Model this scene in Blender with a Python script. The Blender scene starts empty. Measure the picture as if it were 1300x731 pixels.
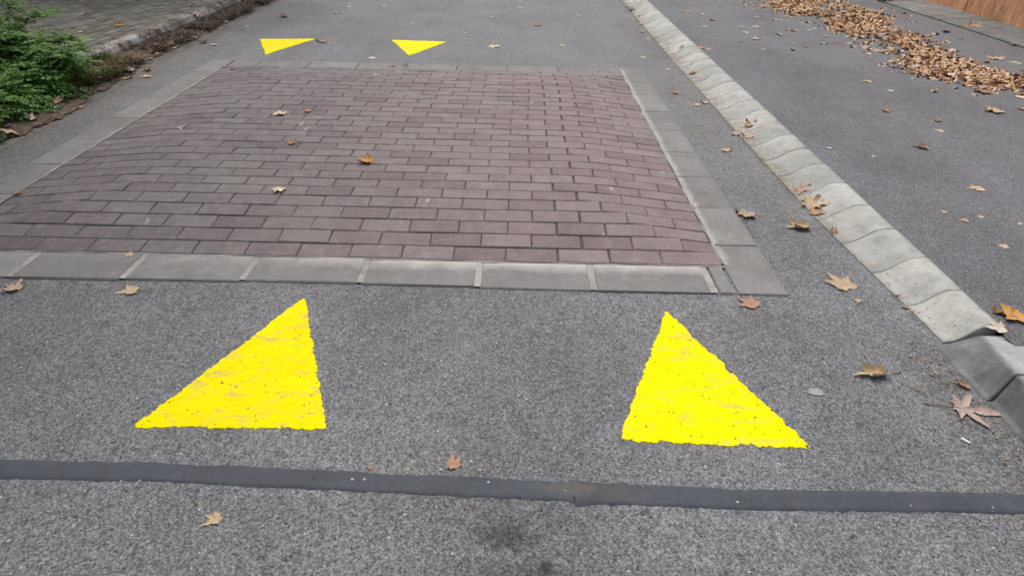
import bpy, bmesh, math, random
import numpy as np
from mathutils import Vector, Matrix, noise as mnoise

S = bpy.context.scene
COL = S.collection
rnd = random.Random(11)
nrs = np.random.RandomState(5)

# ------------------------------------------------------------------ camera
CAM_H = 1.35
F_PX, PITCH, YAW, ROLL = 774.48, 0.58349, -0.00167, 0.02189
cy, sy = math.cos(YAW), math.sin(YAW)
FWD = Vector((sy*math.cos(PITCH), cy*math.cos(PITCH), -math.sin(PITCH)))
R0 = Vector((cy, -sy, 0.0)); U0 = R0.cross(FWD)
RIGHT = R0*math.cos(ROLL) + U0*math.sin(ROLL)
UP = -R0*math.sin(ROLL) + U0*math.cos(ROLL)
cam_d = bpy.data.cameras.new('camera')
cam = bpy.data.objects.new('camera', cam_d); COL.objects.link(cam)
m = Matrix((RIGHT, UP, -FWD)).transposed().to_4x4()
m.translation = Vector((0, 0, CAM_H))
cam.matrix_world = m
cam_d.sensor_fit = 'HORIZONTAL'; cam_d.sensor_width = 36.0
cam_d.lens = 36.0*F_PX/1300.0
cam_d.clip_start = 0.05; cam_d.clip_end = 2000
S.camera = cam

# ------------------------------------------------------------------ light
SUN_EL, SUN_AZ = 62.0, -25.0          # azimuth measured from +Y towards +X
w = bpy.data.worlds.new('World'); S.world = w; w.use_nodes = True
nt = w.node_tree; nt.nodes.clear()
sky = nt.nodes.new('ShaderNodeTexSky'); sky.sky_type = 'NISHITA'; sky.sun_disc = False
sky.sun_elevation = math.radians(SUN_EL); sky.sun_rotation = math.radians(SUN_AZ)
sky.dust_density = 6.0; sky.air_density = 1.0; sky.ozone_density = 1.0
hsv = nt.nodes.new('ShaderNodeHueSaturation'); hsv.inputs['Saturation'].default_value = 0.50
bg = nt.nodes.new('ShaderNodeBackground'); bg.inputs['Strength'].default_value = 0.13
wo = nt.nodes.new('ShaderNodeOutputWorld')
nt.links.new(sky.outputs[0], hsv.inputs['Color']); nt.links.new(hsv.outputs[0], bg.inputs['Color'])
nt.links.new(bg.outputs[0], wo.inputs['Surface'])
sl = bpy.data.lights.new('sun', 'SUN'); sl.energy = 0.9; sl.angle = math.radians(40); sl.color = (1.0, 0.965, 0.92)
so = bpy.data.objects.new('sun', sl); COL.objects.link(so)
az, el = math.radians(SUN_AZ), math.radians(SUN_EL)
sdir = Vector((math.sin(az)*math.cos(el), math.cos(az)*math.cos(el), math.sin(el)))
so.rotation_euler = (-sdir).to_track_quat('-Z', 'Y').to_euler(); so.location = sdir*20
S.view_settings.view_transform = 'Standard'; S.view_settings.look = 'None'
S.view_settings.gamma = 1.0; S.view_settings.use_curve_mapping = False
S.view_settings.exposure = 0.46

# ------------------------------------------------------------------ ground shape
XL, XR, YN, YF, EW = -2.507, 0.898, 2.235, 5.398, 0.206     # brick field of the cushion, width of the edging
KIN = [(9.6, 1.445), (6.0, 1.447), (3.7, 1.466), (3.0, 1.478), (2.5, 1.50), (1.74, 1.555)]
KOUT, KH = 1.722, 0.087
ZR = 0.083                                                   # asphalt to the right of the kerb
ZL = 0.100                                                   # brick pavement on the left

def kin(y):
    if y >= KIN[0][0]: return KIN[0][1]
    for (ya, xa), (yb, xb) in zip(KIN, KIN[1:]):
        if yb <= y <= ya:
            t = (y-yb)/(ya-yb); return xb+(xa-xb)*t
    return KIN[-1][1]

def hump(x, y):
    d = min(x-XL, XR-x, y-YN, YF-y)/0.62
    if d <= 0: return 0.0
    s = min(d, 1.0)
    return 0.050*(0.5*(s*s*(3-2*s)) + 0.5*s*(2-s))

def kprof(t):           # roll-over kerb, t = 0 at the road, 1 at the outer edge
    t = max(0.0, min(1.0, t))
    if t < .12: return 0.006 + .004*t/.12
    if t > .80: return KH-0.003*(1-(t-.8)/.2)
    u = (t-.12)/.68
    return 0.010 + (KH-.013)*(u*u*(3-2*u))

def ground_z(x, y):
    if XL < x < XR and YN < y < YF: return hump(x, y)+.011
    if XL-EW < x < XR+EW and YN-EW < y < YF+EW: return .009
    if y > 1.73:
        xi = kin(y)
        if xi <= x <= KOUT: return kprof((x-xi)/(KOUT-xi))
        if x > KOUT: return ZR if x < 5.03 else ZR+.01+(x-5.03)*.09
    else:
        if 1.56 < x < 1.79: return .12 if y < 1.45 else .12-.056*(y-1.45)/.272
        if x >= 1.79: return ZR
    if x < -3.50: return ZL+.010
    if x < -3.12-.04*max(0, y-3.6): return .034
    return .002

def ray(px, py):
    d = FWD*F_PX + RIGHT*(px-650) - UP*(py-365.5)
    return d.normalized()

def hit(px, py):
    d = ray(px, py); o = Vector((0, 0, CAM_H)); z = 0.0
    t = (CAM_H-.14)/-d.z
    for i in range(400):
        p = o+d*t
        if p.z <= ground_z(p.x, p.y): break
        t += .0035
    return p

def depth(p): return (p-Vector((0, 0, CAM_H))).dot(FWD)

def G(px, py, z=0.0):
    d = ray(px, py); t = (z-CAM_H)/d.z
    return Vector((0, 0, CAM_H))+d*t

# ------------------------------------------------------------------ helpers: objects
def tag(o, label=None, cat=None, group=None, kind=None):
    if label: o['label'] = label
    if cat: o['category'] = cat
    if group: o['group'] = group
    if kind: o['kind'] = kind
    return o

def link(name, me, parent=None, mats=None):
    o = bpy.data.objects.new(name, me); COL.objects.link(o)
    if mats is not None and me is not None and len(me.materials) == 0:
        for mm in (mats if isinstance(mats, (list, tuple)) else [mats]): me.materials.append(mm)
    if parent: o.parent = parent
    return o

def empty(name, loc=(0, 0, 0)):
    o = bpy.data.objects.new(name, None); COL.objects.link(o); o.location = loc
    o.empty_display_size = .1
    bpy.context.view_layer.update()
    return o

def adopt(child, parent):            # parent keeping the world place (parents here are never rotated or scaled)
    child.parent = parent
    child.location = Vector(child.location)-Vector(parent.location)

def mesh(name, v, f, smooth=False):
    me = bpy.data.meshes.new(name); me.from_pydata([tuple(a) for a in v], [], f); me.update()
    if smooth: me.polygons.foreach_set('use_smooth', [True]*len(me.polygons))
    return me

def grid_mesh(name, X, Y, Z, keep=None, smooth=True):
    ny, nx = X.shape
    co = np.stack([X, Y, Z], -1).reshape(-1, 3).astype(np.float32)
    i = np.arange(ny*nx).reshape(ny, nx)
    q = np.stack([i[:-1, :-1], i[:-1, 1:], i[1:, 1:], i[1:, :-1]], -1).reshape(-1, 4)
    if keep is not None:
        q = q[keep.reshape(-1)]
        used = np.zeros(len(co), bool); used[q.reshape(-1)] = True
        remap = np.cumsum(used)-1; co = co[used]; q = remap[q]
    me = bpy.data.meshes.new(name)
    me.vertices.add(len(co)); me.vertices.foreach_set('co', co.reshape(-1))
    me.loops.add(q.size); me.loops.foreach_set('vertex_index', q.reshape(-1).astype(np.int32))
    me.polygons.add(len(q)); me.polygons.foreach_set('loop_start', (np.arange(len(q))*4).astype(np.int32))
    if smooth: me.polygons.foreach_set('use_smooth', np.ones(len(q), bool))
    me.update(); me.validate()
    return me

def nz(x, y, s=1.0, seed=0.0): return mnoise.noise(Vector((x*s+seed*13.7, y*s-seed*7.1, seed*3.3)))

# ------------------------------------------------------------------ helpers: materials
class M:
    def __init__(s, name, rough=.85, spec=.3):
        s.m = bpy.data.materials.new(name); s.m.use_nodes = True
        s.t = s.m.node_tree; s.N = s.t.nodes
        s.b = s.N['Principled BSDF']; s.b.inputs['Roughness'].default_value = rough
        s.b.inputs['Specular IOR Level'].default_value = spec
        s.pos = s.N.new('ShaderNodeNewGeometry').outputs['Position']
    def L(s, a, b): s.t.links.new(a, b)
    def mapping(s, src, scale=(1, 1, 1), rot=(0, 0, 0), loc=(0, 0, 0)):
        n = s.N.new('ShaderNodeMapping'); s.L(src, n.inputs['Vector'])
        n.inputs['Scale'].default_value = scale; n.inputs['Rotation'].default_value = rot; n.inputs['Location'].default_value = loc
        return n.outputs[0]
    def noise(s, scale, detail=3, rough=.55, vec=None, dist=0.0):
        n = s.N.new('ShaderNodeTexNoise'); n.inputs['Scale'].default_value = scale
        n.inputs['Detail'].default_value = detail; n.inputs['Roughness'].default_value = rough
        n.inputs['Distortion'].default_value = dist
        s.L(vec if vec is not None else s.pos, n.inputs['Vector']); return n.outputs['Fac']
    def voro(s, scale, vec=None, feature='F1', out='Distance', rand=1.0):
        n = s.N.new('ShaderNodeTexVoronoi'); n.feature = feature; n.inputs['Scale'].default_value = scale
        n.inputs['Randomness'].default_value = rand
        s.L(vec if vec is not None else s.pos, n.inputs['Vector']); return n.outputs[out]
    def ramp(s, fac, stops, interp='LINEAR'):
        n = s.N.new('ShaderNodeValToRGB'); cr = n.color_ramp; cr.interpolation = interp
        while len(cr.elements) < len(stops): cr.elements.new(.5)
        for e, (p, c) in zip(cr.elements, stops):
            e.position = p; e.color = (c, c, c, 1) if isinstance(c, (int, float)) else (*c, 1)
        s.L(fac, n.inputs[0]); return n.outputs[0]
    def mr(s, v, a, b, c, d):
        n = s.N.new('ShaderNodeMapRange'); s.L(v, n.inputs[0])
        for i, x in enumerate((a, b, c, d)): n.inputs[i+1].default_value = x
        return n.outputs[0]
    def put(s, v, sock):
        if hasattr(v, 'links'): s.L(v, sock)
        else: sock.default_value = v
    def math(s, op, a, b=0.0):
        n = s.N.new('ShaderNodeMath'); n.operation = op; s.put(a, n.inputs[0]); s.put(b, n.inputs[1]); return n.outputs[0]
    def mix(s, fac, a, b, mode='MIX'):
        n = s.N.new('ShaderNodeMix'); n.data_type = 'RGBA'; n.blend_type = mode
        s.put(fac, n.inputs[0])
        for v, k in ((a, 6), (b, 7)):
            if isinstance(v, (int, float)): v = (v, v, v)
            if isinstance(v, tuple): v = (*v, 1)
            s.put(v, n.inputs[k])
        return n.outputs[2]
    def mul(s, a, b): return s.mix(1.0, a, b, 'MULTIPLY')
    def sep(s, v):
        n = s.N.new('ShaderNodeSeparateXYZ'); s.L(v, n.inputs[0]); return n.outputs
    def objrand(s): return s.N.new('ShaderNodeObjectInfo').outputs['Random']
    def objcol(s): return s.N.new('ShaderNodeObjectInfo').outputs['Color']
    def island(s): return s.N.new('ShaderNodeNewGeometry').outputs['Random Per Island']
    def bump(s, h, strength=.5, dist=.003):
        n = s.N.new('ShaderNodeBump'); n.inputs['Strength'].default_value = strength; n.inputs['Distance'].default_value = dist
        s.L(h, n.inputs['Height']); s.L(n.outputs[0], s.b.inputs['Normal'])
    def base(s, c): s.put((*c, 1) if isinstance(c, tuple) else c, s.b.inputs['Base Color'])
    def blob(s, cx, cyy, rx, ry, wob=.35, sc=9):   # soft stain mask of its own shape
        sp = s.sep(s.pos)
        dx = s.math('DIVIDE', s.math('SUBTRACT', sp[0], cx), rx); dy = s.math('DIVIDE', s.math('SUBTRACT', sp[1], cyy), ry)
        d = s.math('SQRT', s.math('ADD', s.math('MULTIPLY', dx, dx), s.math('MULTIPLY', dy, dy)))
        n = s.math('MULTIPLY', s.math('SUBTRACT', s.noise(sc, 4, .65), .5), wob*4)
        return s.mr(s.math('ADD', d, n), .35, 1.1, 1.0, 0.0)

def asphalt(name, gain=1.0, tint=(1, 1, 1), stains=True, fine=1.0):
    k = M(name, .82, .35)
    c1 = k.sep(k.voro(270*fine, out='Color'))[0]
    c2 = k.sep(k.voro(130*fine, out='Color', vec=k.mapping(k.pos, loc=(3.1, 1.7, .3))))[1]
    n1 = k.noise(130*fine, 4, .8)
    a = k.math('ADD', k.math('MULTIPLY', c1, .36), k.math('ADD', k.math('MULTIPLY', c2, .20), k.math('MULTIPLY', n1, .44)))
    col = k.ramp(a, [(.22, (.038, .039, .041)), (.40, (.104, .105, .108)), (.58, (.178, .179, .182)), (.78, (.305, .304, .302))])
    z = k.sep(k.pos)[2]
    big = k.ramp(k.noise(2.2, 4, .6), [(.3, .90), (.7, 1.09)])
    col = k.mul(col, big)
    med = k.ramp(k.noise(14, 3, .6), [(.3, .91), (.7, 1.08)])
    col = k.mul(col, med)
    huge = k.ramp(k.noise(.75, 4, .6, k.mapping(k.pos, scale=(1.5, .8, 1), loc=(4, 1, 0)), .8), [(.33, .84), (.5, 1.0), (.68, 1.10)])
    col = k.mul(col, huge)
    brown = k.ramp(k.noise(3.1, 5, .65, k.mapping(k.pos, loc=(7, 2, 0))), [(.52, 0.0), (.72, .55)])
    col = k.mix(brown, col, k.mul(col, (1.04, .93, .80)))
    pt = k.math('MULTIPLY', k.math('LESS_THAN', k.voro(75*fine), .24), k.math('GREATER_THAN', k.sep(k.voro(75*fine, out='Color'))[2], .70))
    col = k.mix(k.math('MULTIPLY', pt, .62), col, (.022, .022, .024))
    spk = k.math('MULTIPLY', k.math('LESS_THAN', k.voro(38*fine), .13), k.math('GREATER_THAN', k.sep(k.voro(38*fine, out='Color'))[0], .88))
    col = k.mix(k.math('MULTIPLY', spk, .75), col, (.50, .49, .46))
    if stains:
        lo = k.mr(z, -.0022, -.0004, .45, 0.0)
        col = k.mix(lo, col, k.mul(col, .38))
        s1 = k.blob(0.0, .925, .085, .05, .75, 30)
        col = k.mix(k.math('MULTIPLY', s1, .90), col, k.mul(col, (.42, .40, .375)))
        s2 = k.blob(.095, .845, .02, .02, .3, 30)
        col = k.mix(k.math('MULTIPLY', s2, .8), col, (.02, .02, .02))
        s9 = k.blob(.03, .82, .16, .05, .9, 26)
        col = k.mix(k.math('MULTIPLY', s9, .55), col, k.mul(col, (.40, .39, .38)))
        s3 = k.blob(.93, 1.80, .30, .14, .5, 7)
        col = k.mix(k.math('MULTIPLY', s3, .40), col, k.mul(col, (.74, .63, .56)))
        s4 = k.blob(-.45, 1.85, .16, .20, .5, 8)
        col = k.mix(k.math('MULTIPLY', s4, .30), col, k.mul(col, (.80, .70, .62)))
        s5 = k.blob(-.33, 1.0, .55, .05, .5, 9)
        col = k.mix(k.math('MULTIPLY', s5, .30), col, k.mul(col, (.86, .76, .66)))
        s6 = k.blob(1.46, 1.45, .16, .5, .5, 6)
        col = k.mix(k.math('MULTIPLY', s6, .45), col, k.mul(col, (.72, .66, .60)))
        s8 = k.blob(-3.2, 4.5, .55, 6.0, .45, 3)
        col = k.mix(k.math('MULTIPLY', s8, .55), col, k.mul(col, (.78, .70, .60)))
        s7 = k.blob(1.36, 5.6, .22, 3.2, .45, 3)
        col = k.mix(k.math('MULTIPLY', s7, .40), col, k.mul(col, (.92, .83, .70)))
    col = k.mul(col, tuple(gain*t for t in tint))
    k.base(col)
    hgt = k.math('ADD', k.math('MULTIPLY', k.voro(240*fine), -1.0), k.noise(260*fine, 3, .6))
    k.bump(hgt, .45, .003)
    return k.m

def concrete(name, col, var=.20, whiten=None, rough=.85, grain=140, stain=(.80, .74, .66), stain_amt=.35):
    k = M(name, rough, .25)
    r = k.objrand()
    off = k.N.new('ShaderNodeVectorMath'); off.operation = 'ADD'
    cmb = k.N.new('ShaderNodeCombineXYZ'); k.L(k.math('MULTIPLY', r, 37.0), cmb.inputs[0]); k.L(k.math('MULTIPLY', r, 11.0), cmb.inputs[1])
    k.L(k.pos, off.inputs[0]); k.L(cmb.outputs[0], off.inputs[1]); v = off.outputs[0]
    c = k.mul(col, k.mr(r, 0, 1, 1-var*.6, 1+var*.6))
    c = k.mul(c, k.ramp(k.noise(6, 5, .65, v), [(.28, 1-var), (.72, 1+var)]))
    c = k.mul(c, k.ramp(k.noise(45, 3, .6, v), [(.3, .90), (.7, 1.08)]))
    c = k.mul(c, k.ramp(k.noise(grain*2, 2, .6, v), [(.3, .82), (.7, 1.15)]))
    st = k.ramp(k.noise(4.2, 6, .7, k.mapping(v, loc=(5, 3, 1))), [(.50, 0.0), (.68, stain_amt)])
    c = k.mix(st, c, k.mul(c, stain))
    dk = k.math('MULTIPLY', k.math('LESS_THAN', k.voro(70, v), .16), k.math('GREATER_THAN', k.sep(k.voro(70, v, out='Color'))[0], .80))
    c = k.mix(k.math('MULTIPLY', dk, .45), c, k.mul(c, .45))
    if whiten: c = whiten(k, c)
    scr = k.ramp(k.noise(30, 4, .7, k.mapping(k.pos, loc=(8, 1, 4)), 1.5), [(.64, 0.0), (.72, .22)])
    c = k.mix(scr, c, k.mul(c, .55))
    k.base(c)
    k.bump(k.math('ADD', k.noise(grain, 4, .7, v), k.math('MULTIPLY', k.noise(25, 3, .6, v), 1.2)), .45, .003)
    return k.m

def brick_mat():
    k = M('brick_paver', .80, .30)
    r1 = k.objrand(); r2 = k.island()
    r = k.math('FRACT', k.math('ADD', r1, k.math('MULTIPLY', r2, 3.7)))
    c = k.ramp(r, [(0, (.160, .120, .124)), (.35, (.198, .152, .155)), (.7, (.206, .163, .165)), (1, (.212, .172, .172))])
    big = k.ramp(k.noise(1.1, 4, .6), [(.35, 0.0), (.65, .75)])
    c = k.mix(big, c, k.mul(c, (.98, 1.06, 1.02)))
    # left of the field is worn, dusty and greyer, with its shade painted darker
    left = k.mr(k.math('ADD', k.sep(k.pos)[0], k.math('MULTIPLY', k.noise(1.6, 4, .6), 1.2)), -1.0, .75, .85, 0.0)
    c = k.mix(left, c, k.mul(c, (.66, .76, .75)))
    c = k.mul(c, (1.02, .995, 1.0)); c = k.mul(c, k.ramp(k.noise(9, 4, .65), [(.3, .84), (.7, 1.14)]))
    c = k.mul(c, k.ramp(k.noise(150, 3, .7), [(.3, .70), (.7, 1.28)]))
    dust = k.ramp(k.noise(20, 5, .7, k.mapping(k.pos, loc=(2, 5, 0))), [(.54, 0.0), (.80, .55)])
    c = k.mix(dust, c, (.30, .27, .255))
    sc = k.ramp(k.noise(11, 2, .5, k.mapping(k.pos, scale=(1.0, .32, 1), rot=(0, 0, .5))), [(.735, 0.0), (.765, .45)])
    c = k.mix(sc, c, (.45, .42, .41))
    pit = k.math('MULTIPLY', k.math('LESS_THAN', k.voro(85), .14), k.math('GREATER_THAN', k.sep(k.voro(85, out='Color'))[0], .74))
    c = k.mix(k.math('MULTIPLY', pit, .6), c, (.05, .042, .04))
    k.base(c)
    k.bump(k.math('ADD', k.noise(170, 4, .7), k.noise(40, 3, .6)), .5, .003)
    return k.m

def bed_mat():
    k = M('joint_sand', .95, .1)
    c = k.ramp(k.noise(60, 4, .7), [(.3, (.045, .036, .031)), (.7, (.150, .127, .108))])
    moss = k.ramp(k.noise(5, 4, .6, k.mapping(k.pos, loc=(3, 9, 0))), [(.54, 0.0), (.70, .7)])
    c = k.mix(moss, c, (.060, .075, .022))
    k.base(c); return k.m

def leaf_mat(name, use_obj=True):
    k = M(name, .72, .22)
    tc = k.N.new('ShaderNodeTexCoord').outputs['Object']
    if use_obj:
        c = k.objcol()
    else:
        c = k.ramp(k.island(), [(0, (.23, .12, .062)), (.14, (.48, .30, .17)), (.32, (.56, .385, .25)), (.46, (.38, .215, .115)), (.60, (.60, .43, .29)),
                               (.74, (.50, .295, .14)), (.85, (.58, .43, .32)), (.96, (.68, .55, .42))], 'CONSTANT')
        tc = k.pos
    sc = 1.0 if use_obj else 9.0
    n = k.noise(4*sc, 5, .65, tc)
    c = k.mul(c, k.ramp(n, [(.28, (.70, .62, .54)), (.5, (1, 1, 1)), (.75, (1.14, 1.10, 1.02))]))
    spot = k.ramp(k.noise(11*sc, 3, .6, tc), [(.64, 0.0), (.74, .55)])
    c = k.mix(spot, c, k.mul(c, (.42, .32, .26)))
    bf = k.N.new('ShaderNodeNewGeometry').outputs['Backfacing']
    c = k.mix(k.math('MULTIPLY', bf, .5), c, k.mix(.45, c, (.60, .52, .44)))
    k.base(c)
    k.bump(k.noise(26*sc, 3, .6, tc), .5, .002)
    return k.m

def simple(name, col, rough=.85, var=.2, sc=30, spec=.25):
    k = M(name, rough, spec)
    k.base(k.mul(col, k.ramp(k.noise(sc, 4, .65), [(.3, 1-var), (.7, 1+var)])))
    return k.m

def white_edge_near(k, c):      # lime bloom along the inner side of the stones
    n = k.noise(9, 5, .7)
    y = k.sep(k.pos)[1]; x = k.sep(k.pos)[0]
    t = k.mr(k.math('ADD', y, k.math('MULTIPLY', k.math('SUBTRACT', n, .5), .10)), YN-.085, YN-.012, 0.0, .88)
    a = k.mr(k.math('ADD', x, k.math('MULTIPLY', k.math('SUBTRACT', n, .5), 1.6)), -1.4, -.3, .1, 1.0)
    near = k.math('MULTIPLY', k.math('LESS_THAN', y, YN), k.math('LESS_THAN', x, .82))
    fac = k.math('MULTIPLY', k.math('MULTIPLY', t, a), near)
    xr = k.math('MULTIPLY', k.math('MULTIPLY', k.mr(k.math('ADD', x, k.math('MULTIPLY', k.math('SUBTRACT', n, .5), .07)), XR+.042, XR+.010, 0.0, .60), k.math('GREATER_THAN', x, XR)), k.math('GREATER_THAN', y, YN+.02))
    return k.mix(k.math('MAXIMUM', fac, xr), c, (.47, .45, .425))

MAT = {}
MAT['road'] = asphalt('road_asphalt', 1.03, (.985, 1.0, 1.015))
MAT['side'] = asphalt('side_asphalt', .88, (.975, .985, 1.035), stains=False, fine=1.25)
MAT['brick'] = brick_mat()
MAT['bed'] = bed_mat()
MAT['edging'] = concrete('edging_concrete', (.200, .197, .191), .17, white_edge_near, stain=(.78, .70, .64))
MAT['mortar'] = concrete('mortar', (.31, .30, .28), .30, None, grain=200, stain=(.48, .44, .40), stain_amt=.9)
def lip_dirt(k, c):      # brown silt washed along the foot of the kerb, lichen grey blotches higher up
    sp = k.sep(k.pos); n = k.noise(7, 6, .75)
    d = k.math('ADD', sp[0], k.math('MULTIPLY', k.math('SUBTRACT', n, .5), .22))
    f = k.math('MULTIPLY', k.mr(d, 1.475, 1.56, .75, 0.0), k.ramp(k.noise(24, 4, .7), [(.35, .2), (.6, 1.0)]))
    c = k.mix(f, c, (.19, .155, .115))
    g = k.ramp(k.noise(11, 6, .75, k.mapping(k.pos, loc=(1, 7, 3))), [(.50, 0.0), (.66, .55)])
    return k.mix(g, c, k.mul(c, (.66, .67, .66)))
MAT['kerb'] = concrete('kerb_concrete', (.355, .355, .332), .20, lip_dirt, grain=170, stain=(.84, .76, .64), stain_amt=.5)
def face_dirt_shade(k, c):        # dirt on the battered face, deepened to paint in its shaded side
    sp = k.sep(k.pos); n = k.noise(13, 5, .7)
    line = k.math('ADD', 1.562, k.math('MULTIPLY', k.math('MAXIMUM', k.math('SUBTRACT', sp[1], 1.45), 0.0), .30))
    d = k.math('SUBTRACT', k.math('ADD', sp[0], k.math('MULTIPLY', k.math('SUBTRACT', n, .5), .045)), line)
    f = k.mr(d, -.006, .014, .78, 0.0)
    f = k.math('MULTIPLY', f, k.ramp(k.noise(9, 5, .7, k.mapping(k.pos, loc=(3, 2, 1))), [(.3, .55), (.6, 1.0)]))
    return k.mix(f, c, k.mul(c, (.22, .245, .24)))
MAT['chamfer'] = concrete('chamfer_concrete', (.285, .295, .29), .20, face_dirt_shade, grain=170)
MAT['leaf'] = leaf_mat('dry_leaf', True)
MAT['pile'] = leaf_mat('dry_leaf_mass', False)
MAT['petiole'] = simple('leaf_stalk', (.34, .24, .14))

# ------------------------------------------------------------------ setting: ground, road
def plane_obj(name, x0, x1, y0, y1, z, mat, nx=1, ny=1):
    X, Y = np.meshgrid(np.linspace(x0, x1, nx+1), np.linspace(y0, y1, ny+1))
    return link(name, grid_mesh(name, X, Y, np.full_like(X, z), smooth=False), None, mat)

earth = simple('earth', (.11, .09, .065), .95, .35, 3)
o = plane_obj('ground', -400, 400, -400, 400, -.05, earth); tag(o, 'bare brown earth lying under and beyond the paved surfaces', 'ground', kind='structure')

# coarse stone relief of the near asphalt, one lattice for the road and the paint on it
GX0, GX1, GY0, GY1, GS = -2.30, 1.56, .55, 2.62, .0048
gx = np.arange(GX0, GX1+GS, GS); gy = np.arange(GY0, GY1+GS, GS)
def blur(a, n):
    for _ in range(n):
        a = (np.roll(a, 1, 0)+2*a+np.roll(a, -1, 0))/4
        a = (np.roll(a, 1, 1)+2*a+np.roll(a, -1, 1))/4
    return a
wn = nrs.randn(len(gy), len(gx))
h1 = blur(wn, 1); h1 /= h1.std()
h2 = blur(nrs.randn(len(gy), len(gx)), 5); h2 /= h2.std()
HG = .0010*np.tanh(.95*h1) + .0003*np.tanh(h2)
HG -= HG.mean()
fx = np.clip(np.minimum(gx-gx[0], gx[-1]-gx)/.12, 0, 1); fy = np.clip(np.minimum(gy-gy[0], gy[-1]-gy)/.12, 0, 1)
HG = HG*fy[:, None]*fx[None, :]
def hfield(x, y):
    u = np.clip((x-gx[0])/GS, 0, len(gx)-1.001); v = np.clip((y-gy[0])/GS, 0, len(gy)-1.001)
    i = u.astype(int); j = v.astype(int); a = u-i; b = v-j
    return (HG[j, i]*(1-a)*(1-b)+HG[j, i+1]*a*(1-b)+HG[j+1, i]*(1-a)*b+HG[j+1, i+1]*a*b)
X, Y = np.meshgrid(gx, gy)
dense = grid_mesh('road', X, Y, HG)
bmr = bmesh.new(); bmr.from_mesh(dense)
RX0, RX1, RY0, RY1 = -3.50, 1.70, -8.0, 60.0
def rq(x0, x1, y0, y1):
    f = bmr.faces.new([bmr.verts.new((a, b, 0)) for a, b in ((x0, y0), (x1, y0), (x1, y1), (x0, y1))])
rq(RX0, gx[0], RY0, RY1); rq(gx[-1], RX1, RY0, RY1); rq(gx[0], gx[-1], RY0, gy[0]); rq(gx[0], gx[-1], gy[-1], RY1)
bmr.to_mesh(dense); bmr.free(); dense.update()
road = link('road', dense, None, MAT['road'])
tag(road, 'worn grey asphalt road running up to and around the brick speed cushion', 'road', kind='structure')

o = plane_obj('side_road', KOUT-.01, 5.06, 1.70, 60, ZR, MAT['side'])
tag(o, 'darker bluish asphalt strip between the rounded kerb and the rust coloured wall', 'road', kind='structure')
o2 = plane_obj('side_road', 1.70, 5.06, -8, 1.70, ZR, MAT['side'])
bm = bmesh.new(); bm.from_mesh(o.data); bm.from_mesh(o2.data); bm.to_mesh(o.data); bm.free()
me2 = o2.data; bpy.data.objects.remove(o2); bpy.data.meshes.remove(me2)

# ------------------------------------------------------------------ pieces: chamfered blocks
def block_mesh(name, lx, ly, h, ch, jit=.0008, seed=0, flat_top=True):
    r = random.Random(seed); v = []
    for (ins, z) in ((0, -h), (0, -ch), (ch, 0)):
        for sx, sy in ((-1, -1), (1, -1), (1, 1), (-1, 1)):
            v.append((sx*(lx/2-ins)+r.uniform(-jit, jit), sy*(ly/2-ins)+r.uniform(-jit, jit), z+(r.uniform(-jit, jit)*.5 if z == 0 else 0)))
    f = [(3, 2, 1, 0)]
    for a in (0, 4):
        for i in range(4): f.append((a+i, a+(i+1) % 4, a+4+(i+1) % 4, a+4+i))
    f.append((8, 9, 10, 11))
    return mesh(name, v, f)

def surf_matrix(x, y, fz, e=.04):
    gxx = (fz(x+e, y)-fz(x-e, y))/(2*e); gyy = (fz(x, y+e)-fz(x, y-e))/(2*e)
    n = Vector((-gxx, -gyy, 1)).normalized(); xa = Vector((1, 0, gxx)).normalized(); ya = n.cross(xa)
    return Matrix((xa, ya, n)).transposed()

# ------------------------------------------------------------------ speed cushion
cush = empty('speed_cushion', ((XL+XR)/2, (YN+YF)/2, 0))
tag(cush, 'raised cushion of purplish brown bricks framed by flat grey concrete stones in the road', 'speed cushion')
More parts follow.
